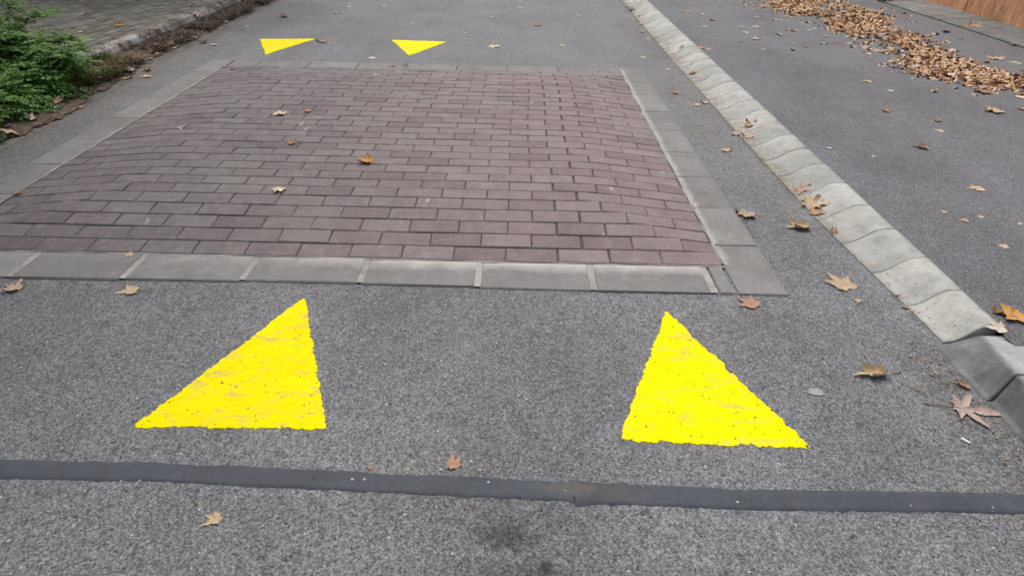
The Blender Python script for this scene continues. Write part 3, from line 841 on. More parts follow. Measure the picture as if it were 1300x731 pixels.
# leaf crumbs and grit lying at the foot of the kerb and on the road
def crumbs(name, pts, mat, s0, s1, seed):
    r = random.Random(seed); v = []; f = []
    for (x, y, z) in pts:
        s = r.uniform(s0, s1)*(2.2 if r.random() < .05 else 1); a = r.uniform(0, 6.28); n0 = len(v); k_ = r.choice((3, 4, 5))
        for i in range(k_):
            b = a+6.283*i/k_+r.uniform(-.4, .4); q = s*r.uniform(.5, 1)
            v.append((x+q*math.cos(b), y+q*math.sin(b)*.8, z+.001+r.uniform(0, s*.3)))
        v.append((x, y, z-.002)); c0 = len(v)-1
        f.append(tuple(n0+i for i in range(k_)))
        for i in range(k_): f.append((n0+(i+1) % k_, n0+i, c0))
    return link(name, mesh(name, v, f), None, mat)
lit = isl('leaf_crumb', [(0, (.09, .055, .035)), (.4, (.22, .14, .085)), (.75, (.34, .24, .16)), (1, (.52, .44, .34))])
pts = []
for _ in range(900):
    y = 1.8+9*rr.random()**1.3; t = abs(rr.gauss(0, .16)); x = kin(y)-.02+t*.26
    if nz(x, y, 1.6, 14) < -.05: continue
    pts.append((x, y, ground_z(x, y)))
for _ in range(120):
    y = rr.uniform(.9, 1.75); x = 1.50-abs(rr.gauss(0, .05)); pts.append((x, y, .002))
o = crumbs('leaf_crumbs', pts, lit, .002, .0075, 3); tag(o, 'crumbled leaf bits and grit gathered along the foot of the rounded kerb', 'litter', kind='stuff')
pts = []; pts2 = []
for _ in range(520):
    y = 2.0+9*rr.random(); x = rr.uniform(-3.0, 1.44)
    if XL-.2 < x < XR+.2 and YN-.2 < y < YF+.2 and rr.random() < .75: continue
    pts.append((x, y, ground_z(x, y)))
for _ in range(1500):
    y = rr.uniform(2, 10); x = -2.98-.4*rr.random()**.6-.04*max(0, y-4); pts.append((x, y, .02))
for _ in range(300):
    y = rr.uniform(1.9, 10); x = rr.uniform(1.75, 5); pts.append((x, y, ZR))
for _ in range(90):
    pts.append((rr.uniform(-1.8, 1.4), rr.uniform(.7, 2.0), .002))
for _ in range(900):
    y = rr.uniform(4.6, 11); x = -3.52+.36*rr.random(); pts2.append((x, y, .025+.03*rr.random()))
o = crumbs('weed_litter', pts2, lit, .006, .019, 9); tag(o, 'broken leaf bits caught among the dead weeds by the left kerb', 'litter', kind='stuff')
o = crumbs('road_grit', pts, lit, .002, .0065, 4); tag(o, 'fine pale grit and leaf crumbs sprinkled over the road', 'litter', kind='stuff')

# ------------------------------------------------------------------ bush
def bush():
    r = random.Random(21)
    root = empty('bush', (-4.15, 4.35, 0)); tag(root, 'dense green bush of small leaflets spilling over the gutter at the left edge', 'bush')
    sv = []; sf = []; lv = []; lf = []
    def tube(pts, r0, r1):
        n0 = len(sv)
        for i, p in enumerate(pts):
            rad = r0+(r1-r0)*i/(len(pts)-1)
            for q in range(4): sv.append((p.x+rad*math.cos(q*1.571), p.y+rad*math.sin(q*1.571), p.z))
        for i in range(len(pts)-1):
            for q in range(4): sf.append((n0+i*4+q, n0+i*4+(q+1) % 4, n0+i*4+4+(q+1) % 4, n0+i*4+4+q))
    def leaflet(p, d, up, ln, wd):
        s = d.cross(up)
        if s.length < .01: return
        s.normalize(); n = s.cross(d).normalized(); n0 = len(lv)
        a = p; t = p+d*ln-n*ln*.12; m1 = p+d*ln*.45+s*wd/2+n*wd*.18; m2 = p+d*ln*.45-s*wd/2+n*wd*.18; c = p+d*ln*.5
        for q in (a, m1, t, m2, c): lv.append(tuple(q))
        lf.extend([(n0, n0+1, n0+4), (n0+1, n0+2, n0+4), (n0+2, n0+3, n0+4), (n0+3, n0, n0+4)])
    def spray(p, d, ln, n):
        q = p.copy(); dd = d.copy()
        for i in range(n):
            dd = (dd+Vector((r.uniform(-.1, .1), r.uniform(-.1, .1), -.05))).normalized(); q = q+dd*(ln/n)
            side = dd.cross(Vector((0, 0, 1)))
            if side.length < .05: side = Vector((1, 0, 0))
            side.normalize()
            for sg in (-1, 1):
                ld = (side*sg*.9+dd*.5+Vector((r.uniform(-.25, .25), r.uniform(-.25, .25), r.uniform(-.25, .2)))).normalized()
                leaflet(q, ld, Vector((r.uniform(-.3, .3), r.uniform(-.3, .3), 1)), r.uniform(.026, .042), r.uniform(.018, .028))
        leaflet(q, dd, Vector((0, 0, 1)), .035, .018)
    def stem(base, dirv, length, droop, dens):
        pts = [base]; d = dirv.normalized(); n = 14
        for i in range(n):
            d = (d+Vector((r.uniform(-.09, .09), r.uniform(-.09, .09), r.uniform(-.06, .06)-droop*(i/n)))).normalized()
            q = pts[-1]+d*(length/n)
            if q.z < .03: q.z = .03
            pts.append(q)
        tube(pts, .006, .0015)
        for i in range(3, n+1):
            for _ in range(dens):
                a = r.uniform(0, 6.283); e = (Vector((math.cos(a), math.sin(a), r.uniform(-.1, .7)))+(pts[i]-pts[i-1]).normalized()*.7).normalized()
                spray(pts[i], e, r.uniform(.07, .16), r.choice((5, 6, 7)))
    for i in range(150):
        y = r.uniform(3.2, 4.9); x = -r.uniform(3.62, 4.9)
        front = max(0, 1-abs(x+3.62)/.5)
        a = r.uniform(-.9, .9) if r.random() < .55 else r.uniform(0, 6.283)
        L_ = r.uniform(.45, .95)*(1.0-.25*front)*(.72 if y > 4.5 else 1.0)
        stem(Vector((x, y, .05)), Vector((math.cos(a)*.55, math.sin(a)*.45, 1.0-.4*front)), L_, .17+.10*front, 3)
    for i in range(70):                       # low skirt towards the road
        y = r.uniform(3.3, 4.85); stem(Vector((-3.70+r.uniform(-.12, .12), y, .07)), Vector((1, r.uniform(-.6, .6), r.uniform(.3, .9))), r.uniform(.28, .50), .28, 4)
    for (px_, py_, z0, L_) in ((60, 12, .75, .62), (40, 2, .8, .6), (70, 40, .45, .5)):     # long arching shoots at the top
        stem(Vector((-4.35+r.uniform(-.1, .1), 4.7+r.uniform(-.1, .2), z0-.2)), Vector((.8, .35, .35)), L_, .22, 2)
    o1 = link('stems', mesh('stems', sv, sf), None, simple('bush_stem', (.085, .065, .04))); adopt(o1, root)
    k = M('bush_leaf', .55, .35)
    c = k.ramp(k.island(), [(0, (.070, .175, .030)), (.35, (.115, .265, .050)), (.7, (.165, .325, .068)), (.93, (.22, .36, .085)), (1, (.36, .35, .12))])
    c = k.mul(c, k.ramp(k.noise(5, 3, .6), [(.3, .75), (.7, 1.2)]))
    k.base(c)
    tr = k.N.new('ShaderNodeBsdfTranslucent'); k.L(c, tr.inputs['Color']); mx = k.N.new('ShaderNodeMixShader'); mx.inputs[0].default_value = .38
    outn = [n for n in k.N if n.type == 'OUTPUT_MATERIAL'][0]
    k.L(k.b.outputs[0], mx.inputs[1]); k.L(tr.outputs[0], mx.inputs[2]); k.L(mx.outputs[0], outn.inputs['Surface'])
    o2 = link('foliage', mesh('foliage', lv, lf), None, k.m); adopt(o2, root); o2['kind'] = 'stuff'
bush()

# ------------------------------------------------------------------ fallen plane leaves
def leaf_mesh(kind, seed):
    r = random.Random(seed*7+3); N = 60; rings = (.0, .28, .55, .8, 1.0)
    lobes = [(0, 1.0, 30), (r.uniform(48, 58), r.uniform(.80, .95), 27), (-r.uniform(48, 58), r.uniform(.80, .95), 27), (r.uniform(98, 112), r.uniform(.50, .66), 26), (-r.uniform(98, 112), r.uniform(.50, .66), 26)]
    if kind == 'narrow': lobes = [(a, l*(1 if abs(a) < 10 else .85), w_*.80) for a, l, w_ in lobes]
    if kind == 'torn': lobes = [lobes[0], lobes[1], (lobes[3][0], .55, 24)]
    v = [(0, 0, 0)]; f = []; rad = []
    for i in range(N):
        a = -180+360*i/N; q = .44 if kind != 'narrow' else .26
        for (la, ll, lw) in lobes:
            d = abs((a-la+180) % 360-180)
            if d < lw: q = max(q, .40+(ll-.40)*(1-(d/lw))**1.1) if kind != 'narrow' else max(q, .22+(ll-.22)*(1-(d/lw))**.85)
        q *= 1+(.08 if i % 3 == 0 else -.04)+r.uniform(-.06, .06)
        if abs(a) > 158: q *= .72
        if kind == 'torn' and r.random() < .12: q *= .7
        rad.append(q)
    ph = [r.uniform(0, 6.28) for _ in range(4)]
    amp = dict(flat=.024, wavy=.055, curled=.08, rolled=.06, narrow=.025, torn=.035)[kind]
    for t in rings[1:]:
        for i in range(N):
            a = math.radians(-180+360*i/N); q = rad[i]*t
            x, y = q*math.sin(a), q*math.cos(a)
            z = amp*t*(math.sin(3*a+ph[0])*.6+math.sin(5*a+ph[1])*.5*t)+.05*t*t
            fold = abs(x)*(.06 if kind in ('flat', 'narrow') else .15); z += fold*(.5+.5*math.sin(ph[2]))
            v.append((x, y, z))
    def bend(p, R_, ax):
        x, y, z = p
        if ax: x, y = y, x
        th = x/R_; x, z = (R_-z)*math.sin(th), R_-(R_-z)*math.cos(th)
        if ax: x, y = y, x
        return (x, y, z)
    if kind == 'curled': v = [bend(bend(p, .85, False), 2.0, True) for p in v]
    if kind == 'rolled': v = [bend((p[0]*.85, p[1], p[2]), .42, False) for p in v]
    if kind == 'wavy': v = [bend(p, 1.5, r.random() < .5) for p in v]
    for i in range(N): f.append((0, 1+(i+1) % N, 1+i))
    for k_ in range(len(rings)-2):
        b0, b1 = 1+k_*N, 1+(k_+1)*N
        for i in range(N): j = (i+1) % N; f.append((b0+i, b0+j, b1+j, b1+i))
    zs = min(p[2] for p in v); xs_ = [p[0] for p in v]; wdt = max(max(xs_)-min(xs_), max(p[1] for p in v)-min(p[1] for p in v))
    v = [(p[0]/wdt, p[1]/wdt, (p[2]-zs)/wdt) for p in v]
    me = mesh('fallen_leaf', v, f, True)
    bm = bmesh.new(); bm.from_mesh(me); bmesh.ops.recalc_face_normals(bm, faces=bm.faces)
    if sum(fc.normal.z for fc in bm.faces) < 0: bmesh.ops.reverse_faces(bm, faces=bm.faces)
    bm.to_mesh(me); bm.free(); me.materials.append(MAT['leaf']); return me, v[0][2]
LM = {k_: [leaf_mesh(k_, s) for s in range(4)] for k_ in ('flat', 'wavy', 'curled', 'rolled', 'narrow', 'torn')}
def petiole_mesh():
    v = []; f = []; n = 8
    for i in range(n):
        t = i/(n-1); y = -t*.75; z = .02*math.sin(t*3)+.01; x = .08*t*t; rad = .011+.006*t*t
        for q in range(4): v.append((x+rad*math.cos(q*1.571), y, z+rad*math.sin(q*1.571)))
    for i in range(n-1):
        for q in range(4): f.append((i*4+q, i*4+4+q, i*4+4+(q+1) % 4, i*4+(q+1) % 4))
    me = mesh('petiole', v, f, True); me.materials.append(MAT['petiole']); return me
PET = petiole_mesh()
HUE = dict(tan=(.46, .345, .24), pale=(.56, .48, .37), brown=(.30, .165, .090), orange=(.52, .28, .085), pink=(.40, .32, .26), dark=(.14, .085, .055), red=(.24, .10, .075), rust=(.39, .235, .145), gold=(.54, .41, .23))
FAL = 'plane leaves fallen singly on the ground'
NLEAF = [0]
def place_leaf(px, py, wpx, hue, kind, label, rot=None, pet=False, tilt=0.0, flip=False, group=FAL, lift=.0):
    p = hit(px, py); sz = wpx*depth(p)/F_PX*1.04
    me, zc = LM[kind][rnd.randrange(4)]
    ob = bpy.data.objects.new('fallen_leaf', me); COL.objects.link(ob)
    e = .03; gx_ = (ground_z(p.x+e, p.y)-ground_z(p.x-e, p.y))/(2*e); gy_ = (ground_z(p.x, p.y+e)-ground_z(p.x, p.y-e))/(2*e)
    gx_ = max(-.35, min(.35, gx_)); gy_ = max(-.35, min(.35, gy_))
    n = Vector((-gx_, -gy_, 1)).normalized(); q = n.to_track_quat('Z', 'Y')
    rz = rnd.uniform(0, 6.283) if rot is None else math.radians(rot)
    e_ = q.to_matrix().to_4x4() @ Matrix.Rotation(rz, 4, 'Z') @ Matrix.Rotation(tilt+rnd.uniform(-.06, .06), 4, 'X') @ Matrix.Rotation(rnd.uniform(-.08, .08), 4, 'Y')
    if flip: e_ = e_ @ Matrix.Rotation(math.pi, 4, 'Y')
    zz = -sz*.012+.001+lift*.3+(sz*.20 if flip else 0)+abs(tilt)*sz*.35
    ob.matrix_world = Matrix.Translation((p.x, p.y, ground_z(p.x, p.y)+zz)) @ e_ @ Matrix.Scale(sz, 4)
    c = HUE[hue]; j = rnd.uniform(.88, 1.10); ob.color = (c[0]*j, c[1]*j*rnd.uniform(.96, 1.04), c[2]*j*rnd.uniform(.9, 1.1), 1)
    tag(ob, label, 'leaf', group)
    if pet:
        pe = bpy.data.objects.new('petiole', PET); COL.objects.link(pe); pe.parent = ob; pe.location = (0, 0, zc-.01)
    NLEAF[0] += 1
    return ob
LV = [
 (20, 367, 29, 'tan', 'wavy', 'tan curling leaf just below the edging stones at the far left frame edge', 65, 1),
 (168, 370, 29, 'tan', 'torn', 'tan leaf below the edging stones above the left yellow triangle tip', 100, 1),
 (575, 590, 27, 'rust', 'torn', 'torn orange brown leaf lying just above the dark strip near the middle', 10, 0),
 (275, 658, 26, 'tan', 'torn', 'small three cornered tan leaf alone below the dark strip', 130, 1),
 (954, 387, 30, 'rust', 'flat', 'flat brownish leaf with a long stalk at the near right cushion corner', 40, 1),
 (1071, 363, 42, 'tan', 'flat', 'broad star shaped tan leaf on asphalt beside the rounded kerb foot', 20, 0),
 (1113, 476, 44, 'gold', 'rolled', 'folded yellowish leaf lying left of the chamfered kerb', 95, 1),
 (1220, 518, 58, 'pink', 'narrow', 'large pinkish brown leaf with deep narrow lobes beside the chamfered kerb', -105, 1),
 (1224, 491, 20, 'rust', 'rolled', 'small rolled brown leaf against the foot of the chamfered kerb', 50, 0),
 (1290, 403, 40, 'orange', 'wavy', 'bright orange leaf at the right frame edge behind the last kerb stone', 70, 0),
 (1266, 422, 26, 'pale', 'torn', 'pale leaf scrap wedged where the rounded kerb meets the chamfered one', 85, 0),
 (1018, 290, 38, 'gold', 'rolled', 'rolled yellow brown leaf with a raised stalk left of the kerb', 85, 1),
 (1058, 295, 19, 'brown', 'rolled', 'small rolled red brown leaf at the kerb foot', 70, 0),
 (1030, 261, 37, 'tan', 'wavy', 'large crumpled tan leaf on the lower kerb slope', 30, 0),
 (1034, 271, 22, 'rust', 'wavy', 'crumpled brown leaf tucked just under the large tan leaf on the kerb', 30, 0),
 (1015, 242, 21, 'rust', 'wavy', 'curled brown leaf on the kerb above the large crumpled tan one', 10, 0),
 (951, 274, 29, 'tan', 'wavy', 'tan leaf on asphalt between the right edging stones and the kerb', 80, 0),
 (470, 594, 9, 'rust', 'torn', 'tiny brown leaf scrap touching the upper edge of the dark strip', None, 0),
 (1090, 382, 12, 'tan', 'torn', 'tiny tan leaf scrap just below the broad star shaped leaf', None, 0),
 (1205, 372, 0, '', '', '', None, 0),
 (919, 191, 14, 'tan', 'wavy', 'small tan leaf alone on asphalt right of the middle edging stones', None, 0),
 (884, 134, 13, 'pink', 'torn', 'left one of two small pinkish leaves by the kerb foot beyond mid cushion', None, 0),
 (896, 131, 12, 'pink', 'wavy', 'right one of two small pinkish leaves by the kerb foot beyond mid cushion', None, 0),
 (858, 119, 13, 'rust', 'curled', 'curled brown leaf on asphalt level with the far right part of the cushion', None, 0),
 (954, 159, 20, 'rust', 'wavy', 'spiky curled brown leaf on the middle of the kerb slope', 100, 0),
 (935, 171, 16, 'pink', 'wavy', 'left of two pale leaves under the spiky curled leaf on the kerb', None, 0),
 (953, 174, 19, 'tan', 'wavy', 'right of two pale leaves under the spiky curled leaf on the kerb', None, 0),
 (878, 94, 12, 'rust', 'curled', 'curled brown leaf resting on the far kerb slope', None, 0),
 (358, 145.5, 21, 'pale', 'wavy', 'pale leaf on the bricks, left of a smaller brown one', 85, 0),
 (392, 142, 15, 'rust', 'wavy', 'small brown leaf on the bricks beside the pale one', 70, 0),
 (371, 183, 17, 'brown', 'curled', 'dark red brown curled leaf on the middle left of the bricks', 40, 0),
 (467, 207, 25, 'orange', 'curled', 'orange brown leaf with a stalk on the middle of the bricks', 60, 1),
 (356, 241, 19, 'pale', 'wavy', 'pale rounded leaf with a light stalk on the nearer bricks', 160, 1),
 (232, 162, 13, 'pale', 'torn', 'small pale leaf on the left ramp bricks', None, 0),
 (248, 149, 7, 'dark', 'torn', 'tiny dark leaf scrap on the left ramp bricks', None, 0),
 (22, 247, 13, 'brown', 'curled', 'little brown leaf at the inner edge of the left edging stones', None, 0),
 (166, 323, 14, 'tan', 'torn', 'small tan leaf bit at the near edge of the bricks on the left', None, 0),
 (497, 84, 10, 'rust', 'torn', 'small brown leaf on the far edge of the bricks below the right far triangle', None, 0),
 (513, 83, 7, 'dark', 'torn', 'tiny dark leaf on the far edge of the bricks', None, 0),
 (471, 74, 11, 'pale', 'flat', 'pale leaf on the far edging stones between the two far triangles', None, 0),
 (411, 53.5, 13, 'rust', 'wavy', 'brown leaf at the right tip of the far left triangle', None, 0),
 (362, 22, 12, 'brown', 'curled', 'brown leaf on the far road above the far left triangle', None, 0),
 (428, 17, 11, 'tan', 'flat', 'tan leaf on the far road between the two far triangles', None, 0),
 (681, 33, 13, 'brown', 'torn', 'brown leaf on the far road right of the centre', None, 0),
 (715, 58.5, 9, 'pale', 'flat', 'small whitish leaf on the far road near the far right cushion end', None, 0),
 (628, 59, 17, 'pale', 'flat', 'thin whitish leaf sliver on the far road beyond the cushion', None, 0),
 (65.6, 132, 24, 'tan', 'curled', 'large tan curled leaf on dirt under the bush edge', None, 0),
 (39, 151, 16, 'pale', 'curled', 'pale upturned leaf on the gutter below the bush', None, 0),
 (90, 137, 17, 'tan', 'wavy', 'tan leaf on the gutter right of the large curled one', None, 0),
 (102, 137, 12, 'rust', 'wavy', 'small brown leaf at the road side end of the gutter leaves', None, 0),
 (107, 119, 12, 'pink', 'curled', 'upright pinkish leaf under the right end of the bush', None, 0),
 (88, 123, 15, 'brown', 'wavy', 'dull brown leaf under the low branches of the bush', None, 0),
 (120, 118, 14, 'dark', 'wavy', 'dark leaf in the dirt where the bush ends', None, 0),
 (162, 87.5, 22, 'tan', 'wavy', 'largest tan leaf on dirt by the dry grass', 85, 0),
 (189, 90, 12, 'brown', 'curled', 'brown leaf on the gutter edge just above a tan one', None, 0),
 (188, 97, 15, 'tan', 'flat', 'tan leaf on the road at the gutter edge', None, 0),
 (158.6, 100, 14, 'rust', 'wavy', 'rust brown leaf in the dry grass', None, 0),
 (134, 113, 8, 'pale', 'torn', 'small pale scrap at the edge of the dry grass', None, 0),
 (48, 161, 11, 'tan', 'curled', 'small tan leaf on the road edge below the pale upturned leaf', None, 0),
 (65, 157, 10, 'rust', 'torn', 'small rust leaf scrap on the road edge under the bush', None, 0),
 (10, 167, 22, 'tan', 'flat', 'long tan leaf on the gutter at the left frame edge', 80, 0),
 (10, 160, 11, 'pale', 'torn', 'pale scrap just above the long tan leaf at the left frame edge', None, 0),
 (106, 18.6, 12, 'pale', 'curled', 'pale upright leaf on the left brick pavement', None, 0),
 (152, 33, 14, 'orange', 'wavy', 'orange leaf on the left brick pavement near the kerb', None, 0),
 (102, 41, 7, 'pale', 'torn', 'tiny pale scrap on the pavement beside the bush', None, 0),
 (244, 7, 12, 'rust', 'curled', 'brown leaf on the pavement beside the far whitish kerb', None, 0),
 (314, 34, 6, 'pale', 'flat', 'tiny white scrap on the road left of the far left triangle', None, 0),
 (246, 51, 10, 'pink', 'wavy', 'pinkish leaf at the far left road edge beside the weeds', None, 0),
 (258, 55, 12, 'dark', 'curled', 'dark curled leaf on the road near the far weeds', None, 0),
 (273, 57, 11, 'pale', 'flat', 'flat pale leaf on the road right of the dark curled one', None, 0),
 (218, 57, 12, 'pale', 'curled', 'pale leaf caught in the dead weeds', None, 0),
 (252, 24, 16, 'pink', 'wavy', 'pinkish leaf lying on top of the dead weeds', None, 0),
 (269, 25, 15, 'pale', 'flat', 'flat pale leaf on the outer edge of the dead weeds', None, 0),
 # right asphalt
 (1102.6, 104, 17, 'tan', 'torn', 'lone tan leaf left of the drift on side asphalt', None, 0),
 (1130.6, 115.7, 14, 'pale', 'flat', 'pale oval leaf on side asphalt below the lone tan leaf', 80, 0),
 (1183.8, 117, 12, 'tan', 'curled', 'small upright tan leaf just in front of the drift', None, 0),
 (1126, 142, 14, 'rust', 'curled', 'crumpled rust leaf on open side asphalt', 30, 0),
 (1188.7, 154, 10, 'orange', 'curled', 'little orange crumpled leaf on open side asphalt', None, 0),
 (1194, 166.5, 15, 'tan', 'flat', 'thin tan leaf under the little orange one', 85, 0),
 (1173, 189, 20, 'tan', 'rolled', 'boat shaped tan leaf on the middle of the side asphalt', 60, 0),
 (1265, 142, 25, 'tan', 'wavy', 'wide tan leaf on side asphalt near the right frame edge', 95, 0),
 (1295, 139, 13, 'rust', 'wavy', 'brown leaf at the right frame edge beside the wide tan leaf', None, 0),
 (1294, 124, 16, 'pale', 'flat', 'pale leaf at the right frame edge under the drift end', None, 0),
 (1251, 118, 21, 'rust', 'wavy', 'long brown leaf just below the right end of the drift', 80, 0),
 (1290, 80.5, 18, 'pink', 'flat', 'greyish pink leaf behind the drift at the right frame edge', 90, 0),
 (1264, 75.5, 20, 'tan', 'wavy', 'tan leaf at the back of the drift towards the wall', None, 0),
 (1236, 35, 20, 'rust', 'wavy', 'brown leaf on the concrete apron under the wall', 80, 0),
 (1200, 41, 14, 'brown', 'curled', 'brown leaf behind the drift in front of the apron', None, 0),
 (1218, 50, 10, 'dark', 'torn', 'dark scrap behind the drift in front of the apron', None, 0),
 (1288, 57, 12, 'dark', 'torn', 'dark scrap at the foot of the apron on the right', None, 0),
 (1243, 240, 22, 'tan', 'flat', 'pale tan leaf alone on the lower right side asphalt', 80, 0),
 (1198.6, 270, 9, 'tan', 'torn', 'small tan scrap on the lower side asphalt nearest the kerb', None, 0),
 (1226.5, 281, 12, 'tan', 'torn', 'tan scrap, lower of the small bits on lower side asphalt', None, 0),
 (1244.5, 276, 9, 'pale', 'torn', 'pale sliver among the small bits on lower side asphalt', None, 0),
 (1276, 313, 14, 'tan', 'flat', 'flat tan sliver low on the side asphalt', 85, 0),
 (1294, 285, 8, 'pale', 'torn', 'pale scrap at the right frame edge, lower side asphalt', None, 0),
 (1051, 188.5, 9, 'pale', 'wavy', 'small pale curl on side asphalt just right of the kerb', None, 0),
 (1108, 199, 7, 'pale', 'torn', 'tiny pale chip on side asphalt beyond the small pale curl', None, 0),
 (872.8, 16, 14, 'rust', 'flat', 'long brown leaf on the far side asphalt just right of the kerb', 85, 0),
 (889, 61, 12, 'rust', 'flat', 'left of two touching leaves on side asphalt beside the kerb edge', None, 0),
 (899, 63, 10, 'tan', 'flat', 'right of two touching leaves on side asphalt beside the kerb edge', None, 0),
 (958, 50.5, 13, 'tan', 'wavy', 'bigger tan leaf beside a small brown one on far side asphalt', None, 0),
 (941.7, 53.4, 9, 'rust', 'torn', 'small brown leaf left of the bigger tan one on far side asphalt', None, 0),
 (1007, 64.6, 7, 'red', 'curled', 'small dark red curled leaf on far side asphalt', None, 0),
 (1064.6, 56, 13, 'red', 'flat', 'flat dark red leaf in front of the drift', 90, 0),
 (1044.6, 55.4, 11, 'tan', 'wavy', 'tan leaf left of the flat dark red one', None, 0),
 (1024.6, 60, 11, 'rust', 'flat', 'brown leaf between the dark red curled leaf and the drift', None, 0),
 (991.5, 45, 9, 'pale', 'wavy', 'whitish crumpled leaf on far side asphalt', None, 0),
]
for row in LV:
    px_, py_, wp, hue, kd, lab, rot, pet = row
    if not lab: continue
    place_leaf(px_, py_, wp, hue, kd, lab, rot, bool(pet), lift=.002 if kd == 'rolled' else 0)
SM = [(892, 18.6, 9), (913.8, 9, 8), (905.6, 26.3, 12), (865.4, 30, 7), (857, 27.6, 6), (894.4, 34, 8), (897, 47.6, 7), (941.7, 35, 10), (959, 34.5, 12), (945, 41.4, 10),
      (968, 43, 6), (968, 63, 7), (967, 30, 10), (962, 22, 8), (878.5, 5, 8), (946, 6, 6), (1000, 38.5, 9), (1010.8, 40.5, 9), (1027.7, 38.8, 7), (1034, 37, 6), (1007, 55, 7), (1078, 55.7, 8),
      (1050.8, 47, 9), (967.7, 43, 8), (982, 36.6, 7), (984, 26, 10), (990.8, 26.5, 8), (1132, 92, 7), (1135, 85.4, 12), (1103, 69, 9), (1104, 73, 7), (958, 12, 6), (1018, 30, 7), (1033, 30, 6), (1003, 22, 6), (1159, 100, 8)]
for px_, py_, wp in SM:
    place_leaf(px_, py_, wp, rnd.choice(('tan', 'pale', 'tan', 'rust')), rnd.choice(('flat', 'wavy', 'torn')), 'small dry leaf among the many scattered left of the drift on far side asphalt', group='small leaves scattered left of the drift')
for px_, py_, wp in [(850.6, 55, 8), (865.4, 61, 9), (855.5, 67, 9), (844, 61.5, 6), (814.5, 30, 10), (814.5, 41, 8), (794, 13, 8), (823, 50, 7), (905, 122, 6), (808, 22, 7)]:
    place_leaf(px_, py_, wp, rnd.choice(('tan', 'rust', 'pale')), rnd.choice(('flat', 'wavy', 'curled')), 'small dry leaf caught on the slope of the kerb far away', group='small leaves on the far kerb')
for px_, py_, wp in [(816, 73, 8), (849, 88, 8), (487, 7.5, 6), (443, 9, 7), (623, 22, 6), (660, 10, 6), (560, 15, 6), (525, 30, 5), (735, 20, 6), (590, 42, 5)]:
    place_leaf(px_, py_, wp, rnd.choice(('pale', 'pale', 'tan')), 'flat', 'small pale leaf scrap lying on the far road beyond the cushion', group='pale scraps on the far road')

# the drift of leaves by the wall
tone = dict(tan='light tan', rust='rusty brown', brown='dark brown', gold='yellowish brown', pink='pinkish grey brown', pale='pale beige', orange='orange brown')
POLY = [(955, -14), (965, 6), (1000, 19), (1040, 22), (1052, 40), (1090, 50), (1098, 64), (1132, 70), (1145, 88), (1165, 99), (1200, 104), (1220, 110), (1262, 115), (1330, 120), (1620, 158), (1800, 196),
        (1800, 180), (1600, 128), (1330, 98), (1298, 92), (1255, 83), (1232, 76), (1212, 66), (1204, 56), (1186, 46), (1150, 40), (1135, 30), (1142, 20), (1098, 10), (1068, 0), (1050, -14)]
PW = [G(a, b, ZR+.01) for a, b in POLY]
def inside(x, y):
    c = False; j = len(PW)-1
    for i in range(len(PW)):
        a, b = PW[i], PW[j]
        if (a.y > y) != (b.y > y) and x < (b.x-a.x)*(y-a.y)/(b.y-a.y)+a.x: c = not c
        j = i
    return c
def edist(x, y):
    d = 9
    for i in range(len(PW)):
        a, b = PW[i-1], PW[i]; ab = b-a; t = max(0, min(1, ((x-a.x)*ab.x+(y-a.y)*ab.y)/(ab.x**2+ab.y**2)))
        d = min(d, math.hypot(a.x+ab.x*t-x, a.y+ab.y*t-y))
    return d
cand = []
x0, x1 = min(p.x for p in PW), max(p.x for p in PW); y0, y1 = min(p.y for p in PW), max(p.y for p in PW)
while len(cand) < 3700:
    x, y = rnd.uniform(x0-.3, x1+.3), rnd.uniform(y0-.3, y1+.3)
    d = edist(x, y)
    if not inside(x, y):
        if d < .30 and rnd.random() < .05*(1-d/.30): cand.append((x, y, 0.0))
        continue
    if rnd.random() > .14+d*4: continue
    if nz(x, y, 2.3, 12) < -.24 and rnd.random() < .8: continue
    cand.append((x, y, d))
dr = []
for (x, y, d) in cand:
    lay = rnd.random()**1.5*min(1, d/.16); dr.append((x, y, ZR+.003+.017*lay, lay))
dr.sort(key=lambda t: (t[1] < 4.72 or t[3] < .35, t[1]))      # upper, nearest leaves first
n_ind = 300-NLEAF[0]-4
PV = []; PF = []
simp = []
def simple_leaf(seed):                          # cheaper leaf for the joined mass
    r = random.Random(seed); N = 20; v = [(0, 0, r.uniform(-.1, .12))]
    for i in range(N):
        a = 6.283*i/N; l = .34+.22*max(0, math.cos(2.5*(a-math.pi/2)))**1 * r.uniform(.5, 1.2); l *= (1 if i % 2 else .85)
        v.append((l*math.cos(a), l*math.sin(a), .09*math.sin(2*a+seed)+.10*math.sin(3*a+seed*2)+r.uniform(-.05, .05)))
    return v, [(0, 1+i, 1+(i+1) % N) for i in range(N)]
simp = [simple_leaf(s) for s in range(10)]
